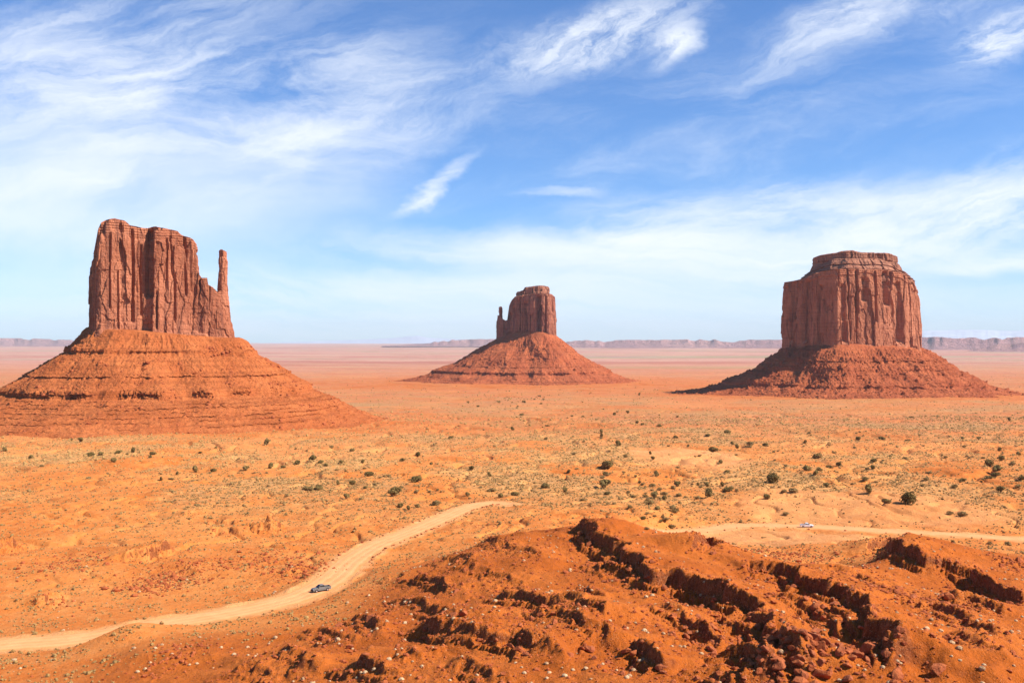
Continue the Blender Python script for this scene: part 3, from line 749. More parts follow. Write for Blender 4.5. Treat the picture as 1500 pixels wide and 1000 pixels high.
talus('talus_slope', tp, [(-24,10),(0,8.5),(3,7),(12,-2),(20,-10),(24,-11),(25,-16),(36,-21),(52,-33),(58,-37),(70,-45),(84,-52),(87,-59.5),(104,-65),(130,-71),(165,-79),(200,-86.5),(250,-96),(300,-106)],
      M_talus, bm1, 21, 1300, 420, ledges=[(-13,1.3,1.0,2.2),(3,.8,.2,1),(-3,.7,.0,1),(-28,.8,-.2,1.5),(-39,2.4,.9,2.0),(-55.5,3.2,.3,3.6),(-62,1.6,.3,1.2),(-65,2.2,.5,1),(-68,2.6,.9,1),(-71.5,2.2,.4,1),(-75,2.6,.9,1),(-79,2.2,.5,1),(-84,2.2,.4,1)], rough=1.25, tilt=6.0, cutr=16.0)
# --- the mitten in the middle
bm2 = empty('butte', (*P(772, 3300), -130)); tag(bm2, 'small far butte in the middle, dark faced, thin thumb spire at its left', 'butte')
main = [P(731+14,3235),P(744,3330),P(760,3380),P(800,3390),P(815.5,3330),P(816,3270),P(806,3235),P(797,3222),P(778,3200),P(762,3205)]
main = [P(741,3300),P(743,3262),P(765,3212),P(790,3180),P(803,3178),P(815,3215),P(815.5,3290),P(800,3370),P(760,3370)]
cliff('cliff', main, -40, prof_top([(738,472),(743,466),(746,446),(749,440),(754,434),(770,432),(790,431),(808,431),(812,434),(820,436)], 3230), M_cliff_far, bm2, 33, 700, 200,
      ((0,9),(.2,5),(.25,0),(.6,-1),(.85,-3),(.95,-4),(1,-6)), amp=1.3, fs=1.6, rnd=1,
      clefts=[(768,7,14,445,500),(788,8,16,436,500),(800,4,14,436,500),(757,5,10,440,500)])
capo = [P(759,3300),P(761,3258),P(775,3235),P(792,3232),P(799,3262),P(800,3320),P(775,3340)]
cliff('cap_rock', capo, 110, prof_top([(750,427),(763,426.5),(767,425),(769,421),(780,420),(790,418.5),(815,419.5)], 3250), M_cap, bm2, 35, 320, 80,
      ((0,6),(.18,5),(.25,-3),(.45,4),(.5,-5),(.58,5),(.9,6),(1,4)), amp=1.1, fs=1.2, rnd=1, bed=1.8)
should = [P(729,3290),P(733,3262),P(752,3258),P(752,3320),P(732,3320)]
cliff('shoulder', should, -40, prof_top([(725,462),(733,462),(737,468),(741,470),(750,466)], 3290), M_cliff_far, bm2, 36, 260, 120, ((0,8),(.3,4),(1,0)), amp=.7, fs=1.2, rnd=2)
sp2 = [P(731,3280),P(734,3276),P(736,3280),P(736,3288),P(733,3292),P(730.5,3287)]
cliff('spire', sp2, 0, prof_top([(728,450),(733,449),(740,450)], 3283), M_cliff_far, bm2, 37, 100, 120, ((0,6),(.6,1.5),(.7,.5),(.78,0),(.85,.6),(.97,.3),(1,-1)), amp=.25, fs=.8, rnd=2, k=5, bed=.6)
def k2(th): return 1+.0*th+.25*np.exp(-((np.abs(th)-math.pi)/.5)**2)
tp = [P(726,3290),P(735,3235),P(765,3195),P(790,3160),P(806,3160),P(820,3210),P(820,3300),P(800,3390),P(750,3380)]
talus('talus_slope', tp, [(-30,26),(0,2),(30,-22),(60,-42),(90,-64),(112,-80),(150,-98),(154,-106),(190,-122),(250,-136),(330,-146),(420,-155)], M_talus_red, bm2, 41, 900, 260, k2,
      ledges=[(-60,3,-.2,4),(-84,3,.1,4),(-101,4,.9,5),(-118,2,.3,3),(-124,3,.5,3),(-130,3,.5,3)], rough=1.9)
# --- the broad butte on the right
bm3 = empty('butte', (*P(1246, 2300), -120)); tag(bm3, 'broad flat-topped butte on the right, its left face in shade', 'butte')
main = [P(1146,2330),P(1147,2300),P(1222,2148),P(1228,2142),P(1290,2165),P(1336,2205),P(1347,2260),P(1345,2340),P(1310,2440),P(1190,2440)]
cliff('cliff', main, -60, prof_top([(1140,410),(1152,409),(1170,407),(1186,402),(1200,398),(1240,396),(1300,396),(1325,401),(1336,406),(1341,416),(1350,424)], 2200), M_cliff, bm3, 53, 1100, 260,
      ((0,10),(.18,6),(.22,2),(.5,0),(.8,-3),(.94,-5),(.95,-3),(1,-6)), amp=1.0, fs=1.45, rnd=1,
      clefts=[(1300,7,15,400,445),(1236,5,7,420,500),(1268,6,8,410,440),(1256,2.5,8,400,480),(1283,2.5,9,400,470),(1318,6,9,415,500),(1160,4,8,412,500),(1180,6,10,410,500),(1200,4,8,420,500)])
c1 = [P(1170,2330),P(1173,2285),P(1227,2168),P(1296,2188),P(1336,2230),P(1339,2330),P(1300,2400),P(1200,2400)]
cliff('cap_rock', c1, 124, prof_top([(1165,400),(1175,396),(1183,392),(1193,385),(1215,381),(1290,381),(1312,384),(1325,392),(1335,397),(1340,401)], 2250), M_cap, bm3, 55, 560, 90,
      ((0,5),(.3,1),(.32,4),(.50,-4),(.52,-1),(.72,-11),(.74,-8),(1,-20)), amp=.7, fs=1.1, rnd=1, bed=1.6)
c2 = [P(1190,2330),P(1192,2280),P(1226,2198),P(1290,2206),P(1312,2245),P(1313,2320),P(1290,2380),P(1210,2380)]
cliff('summit_slab', c2, 150, prof_top([(1185,376),(1200,374),(1225,373),(1232,371),(1250,370),(1262,373),(1300,373),(1315,375)], 2265), M_cap, bm3, 57, 520, 70,
      ((0,3),(.3,0),(.52,-2),(.58,1.5),(.95,1),(1,-2)), amp=.7, fs=.9, rnd=1, bed=1.2)
def k3(th): return 1+.12*np.exp(-((np.abs(th)-math.pi)/.6)**2)
tp = [P(1138,2320),P(1146,2270),P(1218,2120),P(1232,2116),P(1300,2145),P(1346,2190),P(1356,2260),P(1352,2350),P(1310,2460),P(1190,2460)]
talus('talus_slope', tp, [(-30,-8),(0,-24),(10,-32),(30,-45),(52,-60),(56,-66),(80,-80),(104,-93),(107,-99),(140,-108),(165,-114),(195,-120),(245,-128),(320,-136)], M_talus_red, bm3, 61, 1100, 320, k3,
      ledges=[(-46,3,.9,4),(-64,1.6,-.1,3),(-78,1.6,-.3,3),(-95,2.2,-.1,3),(-112,2,.1,3)], rough=1.7)

# --- far tablelands and mountains along the horizon
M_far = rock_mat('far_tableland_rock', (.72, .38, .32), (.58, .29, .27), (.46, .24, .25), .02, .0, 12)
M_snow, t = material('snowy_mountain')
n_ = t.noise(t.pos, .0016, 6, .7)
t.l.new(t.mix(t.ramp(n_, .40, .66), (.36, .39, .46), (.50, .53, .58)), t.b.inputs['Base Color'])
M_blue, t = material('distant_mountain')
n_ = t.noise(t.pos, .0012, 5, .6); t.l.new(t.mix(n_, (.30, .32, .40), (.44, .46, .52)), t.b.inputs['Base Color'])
def tableland(name, Y, px0, px1, tops, foot, mat, seed, step=.7, depth=3500, jag=.5, talf=.60, cliffy=True):
    """a range in the distance: foot apron, cliff, top, with embayments; tops are (px, py) of its skyline"""
    pxs = np.arange(px0, px1, step); tp_ = np.array(tops, float)
    py = np.interp(pxs, tp_[:, 0], tp_[:, 1])+(.8 if cliffy else 0)+jag*fbm(pxs/16, pxs*0, 4, seed)+(0 if cliffy else .5*(1-ridged(pxs/22, pxs*0+3, 5, seed+2)))
    if cliffy: py = py+1.6*np.maximum(fbm(pxs/38, pxs*0, 3, seed+12)-.05, 0)*7
    if cliffy: py = np.where(pxs > 0, np.round(py*2.5)/2.5*.7+py*.3, py)
    zt = (497-py)/1500*Y; zf = np.full(len(pxs), zpx(foot, Y))
    emb = Y*.012*fbm(pxs/34, pxs*0, 3, seed+5)
    rows = []
    sec = ((0, -.30), (.3, -.2), (.6, -.1), (.85, -.03), (1, .04), (.7, .15), (0, .3)) if not cliffy else ((0, -.12), (.12, -.07), (talf*.6, -.03), (talf, -.012), (talf+.06, -.009), (.94, .002), (1, .010), (.98, .05), (.96, .15), (0, .16))
    for f, back in sec:
        z = zf+(zt-zf)*f; y = Y+back*Y*.35+emb*(1 if back < .1 else .3)
        y = y+Y*.002*n2(pxs/14, np.full(len(pxs), f*1.0), seed+8)
        rows.append(np.stack([(pxs-750)/1500*y, y, np.maximum(z, zf)], 1))
    V = np.stack(rows, 0)
    ob = mesh_np('hills', V.reshape(-1, 3), gridfaces(V.shape[0], len(pxs)), mat, True); tag(ob, kind='structure'); ob['label'] = name
    return ob
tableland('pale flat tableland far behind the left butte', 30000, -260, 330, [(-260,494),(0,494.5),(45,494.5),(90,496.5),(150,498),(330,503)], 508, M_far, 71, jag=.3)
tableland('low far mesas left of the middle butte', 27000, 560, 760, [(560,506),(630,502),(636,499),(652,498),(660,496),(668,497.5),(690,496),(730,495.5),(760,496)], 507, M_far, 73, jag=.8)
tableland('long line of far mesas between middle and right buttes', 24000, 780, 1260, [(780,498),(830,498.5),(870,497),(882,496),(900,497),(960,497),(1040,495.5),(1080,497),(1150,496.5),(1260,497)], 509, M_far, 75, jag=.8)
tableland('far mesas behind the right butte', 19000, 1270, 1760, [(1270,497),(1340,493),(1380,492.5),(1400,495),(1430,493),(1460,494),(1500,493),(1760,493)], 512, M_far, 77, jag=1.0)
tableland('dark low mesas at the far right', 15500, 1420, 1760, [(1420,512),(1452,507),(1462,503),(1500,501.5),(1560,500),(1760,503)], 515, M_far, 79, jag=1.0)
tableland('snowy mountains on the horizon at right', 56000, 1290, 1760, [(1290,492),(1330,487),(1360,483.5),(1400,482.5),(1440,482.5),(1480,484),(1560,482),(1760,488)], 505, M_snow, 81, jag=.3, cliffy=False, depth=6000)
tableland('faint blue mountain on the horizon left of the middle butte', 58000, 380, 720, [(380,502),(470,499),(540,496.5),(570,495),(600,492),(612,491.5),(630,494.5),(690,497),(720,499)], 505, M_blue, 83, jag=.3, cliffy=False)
# ------------------------------------------------------------------ rocks and plants
def ico(sub=2):
    b = bmesh.new(); bmesh.ops.create_icosphere(b, subdivisions=sub, radius=1)
    V = np.array([v.co[:] for v in b.verts]); F = np.array([[v.index for v in f.verts] for f in b.faces]); b.free(); return V, F
def rock_shape(seed, sub=2, flat=.7):
    V, F = ico(sub); rs = np.random.RandomState(seed)
    for _ in range(16):                                            # cut flat faces into the lump
        d = rs.randn(3); d /= np.linalg.norm(d); c_ = rs.uniform(.42, .75); p = V@d
        V = V-np.maximum(p-c_, 0)[:, None]*d[None]
    V = V*(1+.12*n3(V[:, 0]*2.2, V[:, 1]*2.2, V[:, 2]*2.2, seed))[:, None]
    V = V*1.2
    return V*np.array([rs.uniform(.85, 1.2), rs.uniform(.75, 1.05), flat*rs.uniform(.8, 1.2)]), F
ROCKS = [rock_shape(100+i, 3) for i in range(7)]
ROCKS_LO = [rock_shape(200+i, 1) for i in range(5)]
def tuft_shape(seed, n=90, h=1.0, w_=1.0, lw=.07):
    """a rounded tussock of thin blades and sprigs spread through a dome"""
    rs = np.random.RandomState(seed); V = []; F = []
    for i in range(n):
        a = rs.rand()*6.283; el = math.asin(rs.uniform(.02, 1)); r = rs.uniform(.55, 1.0)
        d = np.array([math.cos(a)*math.cos(el)*w_, math.sin(a)*math.cos(el)*w_, math.sin(el)*h*.8])*r
        b0 = d*rs.uniform(.15, .6); s = np.cross(d, [rs.randn(), rs.randn(), rs.randn()]); s = s/(np.linalg.norm(s)+1e-6)*lw*rs.uniform(.6, 1.6)
        k = len(V); V += [b0-s, b0+s, d+s*.7, d-s*.7]; F.append([k, k+1, k+2, k+3])
    return np.array(V), np.array(F)
def bushy(seed, n, lw, core=2):
    """tussock with a dense heart"""
    V, F = tuft_shape(seed, n, .9, .8, lw); A, G = ico(core)
    A = A*(1+.28*n3(A[:, 0]*3, A[:, 1]*3, A[:, 2]*3, seed))[:, None]*np.array([.60, .60, .48])+np.array([0, 0, .22]); G = np.concatenate([G, G[:, 2:3]], 1)
    return np.concatenate([V, A]), np.concatenate([F, G+len(V)])
def tri(s_):
    V, F = s_
    return V, (np.concatenate([F[:, [0, 1, 2]], F[:, [0, 2, 3]]]) if F.shape[1] == 4 else F)
def clean(s_):
    V, F = tri(s_); return V, F[(F[:, 0] != F[:, 1]) & (F[:, 1] != F[:, 2]) & (F[:, 0] != F[:, 2])]
TUFTS = [clean(bushy(300+i, 70+12*i, .06)) for i in range(4)]

def grown(name, mat, shape, smooth=False): 
    o = mesh_np(name, shape[0], shape[1], mat, smooth, link=False); return o.data
ROCK_ME = [grown('boulder_shape', M_boulder, s) for s in ROCKS]
TUFT_ME = [grown('dry_bush_shape', M_straw, s) for s in TUFTS]

LAND = []                                                        # landmarks used to tell repeats apart in words
ORD = 'nearest,second nearest,third nearest,fourth nearest,fifth nearest,sixth nearest,seventh nearest,eighth nearest,ninth nearest,tenth nearest'.split(',')
TENS = {2: 'twentieth', 3: 'thirtieth', 4: 'fortieth', 5: 'fiftieth', 6: 'sixtieth', 7: 'seventieth', 8: 'eightieth', 9: 'ninetieth'}
ONES = ',first,second,third,fourth,fifth,sixth,seventh,eighth,ninth'.split(',')
TEEN = 'tenth,eleventh,twelfth,thirteenth,fourteenth,fifteenth,sixteenth,seventeenth,eighteenth,nineteenth'.split(',')
def ordinal(k):
    if k < 10: return ORD[k]
    k += 1
    if k < 20: return TEEN[k-10]+' nearest'
    t_, o_ = divmod(k, 10)
    if t_ > 9: return 'hundred and '+(ONES[o_] or 'tenth')+' nearest'
    return (TENS[t_] if o_ == 0 else TENS[t_].replace('ieth', 'y')+'-'+ONES[o_])+' nearest'
def name_repeats(items, fmt):
    """items: list of (object, x, y, adjective); a label each: which landmark it is nearest to, and its rank there"""
    by = {}
    for o, x, y, adj in items:
        k = min(range(len(LAND)), key=lambda q: ((LAND[q][1]-x)/LAND[q][3])**2+((LAND[q][2]-y)/LAND[q][3])**2)
        by.setdefault(k, []).append((math.hypot(LAND[k][1]-x, LAND[k][2]-y), o, adj))
    for k, L in by.items():
        L.sort(key=lambda q: q[0])
        for i, (d, o, adj) in enumerate(L):
            o['label'] = fmt.format(adj=adj, rank=ordinal(i), land=LAND[k][0])
def land(name, px, py, wgt=1.0):
    x, y, z = ghit(px, py); LAND.append((name, x, y, wgt))
for nm_, a, b in (('the silver pickup', 470, 860), ('the white pickup', 1182, 769), ('the bend of the road', 722, 736), ('the foot of the left butte', 250, 648),
                  ('the foot of the right butte', 1250, 600), ('the bare sand patch', 990, 668), ('the dark knob at right', 1330, 797), ('the summit of the near hill', 905, 768),
                  ('the lower right corner', 1460, 985), ('the bottom edge, middle', 760, 990), ('the lower left corner', 60, 985), ('the long split ledge', 1090, 905),
                  ('the small dark ledges at left', 325, 765), ('the road entering at left', 60, 940), ('the road leaving at right', 1450, 786), ('the big boulder heap', 1200, 960), ('the near red slope', 620, 900)):
    land(nm_, a, b)

# --- boulders: heaped below the ledges, the largest as things of their own
cand = []
for P_, h, L in LED:
    if P_[:, 1].max() > 420: continue
    seg = np.linalg.norm(np.diff(P_, axis=0), axis=1); tot = seg.sum()
    for _ in range(int(tot*h*1.5)):
        s = RS.rand()*tot; k = 0
        while k < len(seg)-1 and s > seg[k]: s -= seg[k]; k += 1
        d = (P_[k+1]-P_[k])/seg[k]; nrm = np.array([d[1], -d[0]])
        off = RS.exponential(3.6)-.6
        q = P_[k]+d*s+nrm*off
        cand.append((q[0], q[1], min(.9, .11+RS.exponential(.15))*(.75+h*.09)))
for _ in range(1500):                                            # strewn over the near hill
    x_ = RS.uniform(-60, 160); y_ = RS.uniform(105, 300); cand.append((x_, y_, .07+RS.exponential(.09)))
hx, hy, _ = ghit(1195, 955)                                       # the heap at the lower right
for _ in range(230):
    cand.append((hx+RS.randn()*6.5, hy+RS.randn()*7.5, .18+RS.exponential(.26)))
for a, b, n_, s_ in ((1050,940,90,.3),(770,905,60,.25),(660,870,60,.25),(1250,955,100,.35),(1440,880,120,.3),(880,940,70,.3),(1140,905,70,.35),(1330,860,70,.3),(560,930,50,.25),(930,830,80,.3),(1100,965,90,.35)):
    qx, qy, _ = ghit(a, b)
    for _ in range(n_): cand.append((qx+RS.randn()*7, qy+RS.randn()*9, .12+RS.exponential(s_*.5)))
cand = np.array(cand); cand[:, 2] = np.minimum(cand[:, 2], 1.3)
_, _, info = H(cand[:, 0], cand[:, 1], True)
keep = (info['road'] < .05) & (np.abs(cand[:, 0]/cand[:, 1]) < .56) & ((info['hill'] > .1) | (cand[:, 2] < .4)); cand = cand[keep]
big = [(1167,968,2.6),(1206,960,1.5),(1190,975,1.7),(1145,935,1.5),(1157,940,1.6),(1100,905,1.2),(985,905,1.3),(1010,930,1.3),(1180,990,1.6),(1215,985,1.5),(1240,975,1.4),(1090,995,1.3),(1130,1000,1.4),(835,960,1.2),(870,965,1.1),(1075,890,1.2),(1220,878,1.2),(1380,835,1.1),(1165,925,1.3)]
bl = []
for a, b, s in big:
    x_, y_, z_ = ghit(a, b); bl.append((x_, y_, s/2.5))
score = cand[:, 2]/cand[:, 1]; vis = np.abs(cand[:, 0]/cand[:, 1]) < .5; vis &= (-gz_at(cand[:, 0], cand[:, 1])/cand[:, 1] < .335)
# seen from the camera? walk the sight line
def seen(x, y, z):
    t_ = np.linspace(.55, .992, 60)[:, None]
    g = gz_at((x*t_).ravel(), (y*t_).ravel()).reshape(t_.shape[0], -1)
    return (g < z*t_+.02).all(0)
vis &= seen(cand[:, 0], cand[:, 1], gz_at(cand[:, 0], cand[:, 1])+cand[:, 2]*.6)
order = np.argsort(-(score*vis)); NB = 270
bl += [tuple(cand[i]) for i in order[:NB]]; rest = cand[order[NB:]]
items = []
for i, (x_, y_, s) in enumerate(bl):
    o = bpy.data.objects.new('boulder', ROCK_ME[i % len(ROCK_ME)]); col.objects.link(o)
    z_ = float(gz_at(x_, y_)[0]); o.location = (x_, y_, z_+s*.22); o.scale = (s*RS.uniform(.85, 1.2), s*RS.uniform(.8, 1.15), s*RS.uniform(.8, 1.1))
    o.rotation_euler = (RS.uniform(-.4, .4), RS.uniform(-.4, .4), RS.rand()*6.28)
    tag(o, None, 'boulder', 'red boulders strewn over the near hill'); items.append((o, x_, y_, 'large' if s > .9 else 'blocky' if s > .5 else 'small'))
name_repeats(items, '{adj} red boulder, {rank} boulder to {land}')
def scatter(name, shapes, pts, size, mat, squash=None, sink=0.0, smooth=False, yaw=True, extra=None):
    """one mesh holding many small loose bits"""
    Vs, Fs = [], []; base = 0
    idx = RS.randint(0, len(shapes), len(pts)); ang = RS.rand(len(pts))*6.283
    zc = gz_at(pts[:, 0], pts[:, 1]) if extra is None else extra
    for k, (V, F) in enumerate(shapes):
        m_ = np.where(idx == k)[0]
        if len(m_) == 0: continue
        s = size[m_][:, None]; c_, s_ = np.cos(ang[m_])[:, None], np.sin(ang[m_])[:, None]
        X = (V[None, :, 0]*c_-V[None, :, 1]*s_)*s+pts[m_, 0][:, None]
        Y = (V[None, :, 0]*s_+V[None, :, 1]*c_)*s+pts[m_, 1][:, None]
        Z = V[None, :, 2]*s+zc[m_][:, None]-sink*s
        Vs.append(np.stack([X, Y, Z], -1).reshape(-1, 3))
        Fs.append((F[None]+(np.arange(len(m_))*len(V))[:, None, None]+base).reshape(-1, F.shape[1])); base += len(m_)*len(V)
    return mesh_np(name, np.concatenate(Vs), np.concatenate(Fs), mat, smooth)
# rubble: everything smaller, plus gravel near broken rock and stone heaps by the road
nG = 60000
yy = np.exp(RS.uniform(math.log(100), math.log(420), nG)); xx = RS.uniform(-.56, .56, nG)*yy
_, so, info = H(xx, yy, True)
dens = (info['rub']*1.1+.10*info['hill'])*(1-info['road'])
k = RS.rand(nG) < dens; gp = np.stack([xx[k], yy[k]], 1); gs = (.06+RS.exponential(.10, k.sum()))*np.clip(yy[k]/150, .9, 1.8); gs = np.minimum(gs, .55)
for a, b, n_, sx_, sy_ in ((105,825,260,14,9),(270,838,420,14,9),(220,855,200,10,6),(400,820,260,14,9),(440,835,260,9,6),(1160,812,300,16,10),(260,960,150,8,7),(230,860,120,7,5),(1490,832,120,6,5),(1320,870,200,9,7)):
    qx, qy, _ = ghit(a, b); gp = np.concatenate([gp, np.stack([qx+RS.randn(n_)*sx_*.5, qy+RS.randn(n_)*sy_], 1)]); gs = np.concatenate([gs, .18+RS.exponential(.16, n_)])
gp = np.concatenate([gp, rest[:, :2]]); gs = np.concatenate([gs, rest[:, 2]])
rb = scatter('rubble', ROCKS_LO, gp, gs, M_boulder, sink=-.2); tag(rb, 'loose red rubble and gravel below the ledges', None, None, 'stuff')

# stones set along the road's edges
items = []
for ri, (C, zc, hw) in enumerate(ROADS):
    T = np.gradient(C, axis=0); T /= np.linalg.norm(T, axis=1)[:, None]; N = np.stack([-T[:, 1], T[:, 0]], 1)
    rng_ = [(.52, .93, 1, 34), (.56, .95, -1, 56)] if ri == 0 else [(.1, .5, 1, 12), (.15, .8, -1, 12)]
    for f0, f1, sd2, cnt in rng_:
        for f in np.linspace(f0, f1, cnt):
            i = (f+RS.uniform(-.004, .004))*(len(C)-1); j = int(i); q = C[j]+(C[min(j+1, len(C)-1)]-C[j])*(i-j)+N[j]*sd2*(hw+1.0+RS.uniform(-.3, .5))
            s = RS.uniform(.22, .6)
            o = bpy.data.objects.new('roadside_stone', ROCK_ME[RS.randint(7)]); col.objects.link(o)
            o.location = (q[0], q[1], float(gz_at(*q)[0])+s*.3); o.scale = (s, s*.8, s*.9); o.rotation_euler = (0, 0, RS.rand()*6.28)
            tag(o, None, 'stone', 'stones lining the dirt road'); items.append((o, q[0], q[1], 'squat' if s < .4 else 'upright'))
name_repeats(items, '{adj} roadside stone, {rank} such stone to {land}')

# --- junipers and larger shrubs, each a trunk and a crown
def bush_shape(seed, n, w_, h, leaf, lobes=6, low=.12):
    rs = np.random.RandomState(seed); L = []
    for i in range(lobes):
        a = rs.rand()*6.283; r = rs.uniform(.15, .62)
        L.append((math.cos(a)*r*w_, math.sin(a)*r*w_, h*rs.uniform(.30, .72), rs.uniform(.28, .52)))
    L.append((0, 0, h*.62, .5)); V = []; F = []
    for i in range(n):
        cx, cy, cz, rr = L[rs.randint(len(L))]
        d = rs.randn(3); d /= np.linalg.norm(d); r = rr*rs.uniform(.45, 1.08)**.6
        p = np.array([cx+d[0]*r*w_, cy+d[1]*r*w_, max(low*h, cz+d[2]*r*h*.8)])
        a = rs.randn(3); a /= np.linalg.norm(a); b = np.cross(a, d+rs.randn(3)*.4); b /= np.linalg.norm(b)+1e-6
        s = leaf*rs.uniform(.5, 1.4); k = len(V)
        V += [p-a*s-b*s*.5, p+a*s*.6-b*s*.7, p+a*s+b*s*.5, p-a*s*.4+b*s*.8]; F.append([k, k+1, k+2, k+3])
    return np.array(V), np.array(F)
def limbs(seed, w_, h):
    rs = np.random.RandomState(seed); V = []; F = []
    def tube(p0, p1, r0, r1):
        ax = p1-p0; ax /= np.linalg.norm(ax); s = np.cross(ax, [.3, .9, .1]); s /= np.linalg.norm(s); t2 = np.cross(ax, s); k = len(V)
        for p, r in ((p0, r0), (p1, r1)):
            for q in range(5):
                a = q*1.2566; V.append(p+(s*math.cos(a)+t2*math.sin(a))*r)
        for q in range(5): F.append([k+q, k+(q+1) % 5, k+5+(q+1) % 5, k+5+q])
    top = np.array([0, 0, h*.35]); tube(np.array([0, 0, -.12]), top, .09, .065)
    for i in range(6):
        a = i*1.05+rs.rand(); e = np.array([math.cos(a)*w_*.5, math.sin(a)*w_*.5, h*rs.uniform(.5, .8)]); tube(top*rs.uniform(.4, 1), e, .05, .015)
    return np.array(V), np.array(F)
kinds = []
for i in range(6):
    w_ = [.55, .62, .56, .6, .66, .52][i]; h = [.80, .66, .85, .62, .55, .95][i]
    kinds.append((grown('crown_shape', M_juniper, bush_shape(400+i, 1500, w_, h, .045, 7)), grown('trunk_shape', M_bark, limbs(430+i, w_, h))))
okinds = []
for i in range(3):
    okinds.append((grown('crown_shape', M_olive, bush_shape(450+i, 700, .6, .5, .04, 6, .05)), grown('trunk_shape', M_bark, limbs(470+i, .5, .45))))
trees = []
for L_, sx_, ox_, oy_ in ((
 [(20,100,10),(350,115,14),(310,62,12),(457,106,10),(437,141,11),(515,103,11),(390,115,10),(118,128,10),(590,112,12),(578,126,8),(770,108,9),(1028,72,14),(1045,162,14),(948,170,14),(824,176,12),(752,178,14),(683,192,8),(620,213,9),(-660,208,12),(1092,163,11),(1147,149,12),(1205,130,12),(1237,143,10),(1257,158,9),(-1190,245,20),(1228,245,12),(-760,308,10),(-612,378,8),(-400,132,8),(275,62,6),(-160,160,9),(-345,205,12)], .38, 0, 620),
 ([(305,98,11),(152,130,12),(95,148,10),(183,145,10),(203,158,8),(262,148,10),(345,146,10),(497,136,12),(557,120,10),(370,188,17),(307,228,12),(-392,228,14),(250,228,10),(175,245,13),(-135,243,18),(281,279,14),(553,208,20),(480,250,26),(460,268,18),(-555,257,14),(495,311,16),(-556,310,16),(-630,298,18),(521,325,10),(750,268,11),(-842,250,15),(878,278,10),(935,266,16),(834,196,9),(767,172,11),(1049,236,17),(1139,184,11),(1123,255,12),(1287,264,12),(1280,228,25),(1295,150,25),(-1160,112,11),(1058,5,8),(685,50,9),(923,20,8),(-228,85,12),(1265,30,10),(1265,45,9),(-1193,290,10),(-190,765,12),(-1080,735,14)], .38, 400, 620),
 ([(15,123,12),(362,141,18),(432,122,8),(450,135,10),(554,124,12),(-498,118,14),(224,97,10),(413,76,12),(343,90,9),(894,105,9),(-878,133,10),(982,100,12),(-742,163,22),(-806,153,10),(706,211,18),(750,214,12),(790,204,12),(820,198,10),(580,252,24),(412,222,11),(231,270,15),(146,310,18),(-125,335,18),(-236,305,15),(-338,265,12),(348,303,20),(412,285,18),(-448,290,10),(430,288,14),(560,317,13),(995,329,18),(1075,325,28),(930,289,22),(775,272,15),(-650,287,22),(-620,293,14),(-1275,376,18),(-1232,372,14),(1415,290,16),(-1460,190,18),(1400,205,24),(1375,198,16),(-1370,240,12),(1480,158,10),(1335,103,8),(1410,145,9),(-1300,172,9),(-1210,168,10),(1273,100,8),(-1440,485,14),(-1375,482,14),(-1063,172,9),(-1010,165,9),(105,50,8),(165,55,9),(85,45,8),(232,22,7),(48,8,8),(1445,35,8),(1240,480,9),(-210,420,18),(-225,360,20),(-185,395,14),(-630,375,14)], .4, 900, 600)):
    for x_, y_, s in L_: trees.append((abs(x_)*sx_+ox_, y_*sx_+oy_+s*.30, s, x_ < 0))
for cx_, cy_, n_, sx_, sy_, s0, s1 in ((960,725,16,42,16,8,15),(1010,705,12,50,14,7,13),(900,690,10,40,16,7,12),(1215,690,10,60,10,7,13),(1440,690,14,45,16,7,14),(1150,675,10,80,10,6,10),(820,600,10,60,12,5,8),
                                       (860,640,10,70,14,5,9),(600,700,12,70,20,6,11),(460,690,10,60,16,6,10),(1350,650,12,90,14,5,9),(250,665,8,130,8,5,8),(750,585,10,28,6,4,7),(960,760,8,25,10,7,12)):
    for _ in range(n_): trees.append((cx_+random.gauss(0, 1)*sx_, max(578, cy_+random.gauss(0, 1)*sy_), random.uniform(s0, s1), random.random() < .7))
trees = [t_ for t_ in trees if not (t_[1] > 765 and t_[0] < 900) and t_[0] > -40 and t_[0] < 1540]
items = []; items2 = []
for i, (px, py, s, ol) in enumerate(trees):
    x_, y_, z_ = ghit(px, py, 200 if py < 900 else 100)
    if not ol and y_ < 300 or (px > 1240 and 786 < py < 800): pass
    sc = s/1500*y_/1.3*RS.uniform(.9, 1.1)
    r = empty('shrub' if ol else 'juniper', (x_, y_, z_-.05*sc), RS.rand()*6.28, sc*.95)
    r.scale = (sc*RS.uniform(.9, 1.15), sc*RS.uniform(.9, 1.15), sc*RS.uniform(.85, 1.05))
    cr_, tr_ = (okinds if ol else kinds)[RS.randint(3 if ol else 6)]
    for nm_, me in (('crown', cr_), ('trunk', tr_)):
        c = bpy.data.objects.new(nm_, me); col.objects.link(c); c.parent = r
    if ol: tag(r, None, 'shrub', 'olive grey shrubs on the valley floor'); items2.append((r, x_, y_, 'large' if s > 15 else 'sparse'))
    else: tag(r, None, 'juniper', 'dark green junipers on the valley floor'); items.append((r, x_, y_, 'broad' if s > 17 else 'round' if s > 11 else 'small'))
name_repeats(items, '{adj} dark juniper, {rank} juniper to {land}')
name_repeats(items2, '{adj} olive grey shrub, {rank} shrub to {land}')

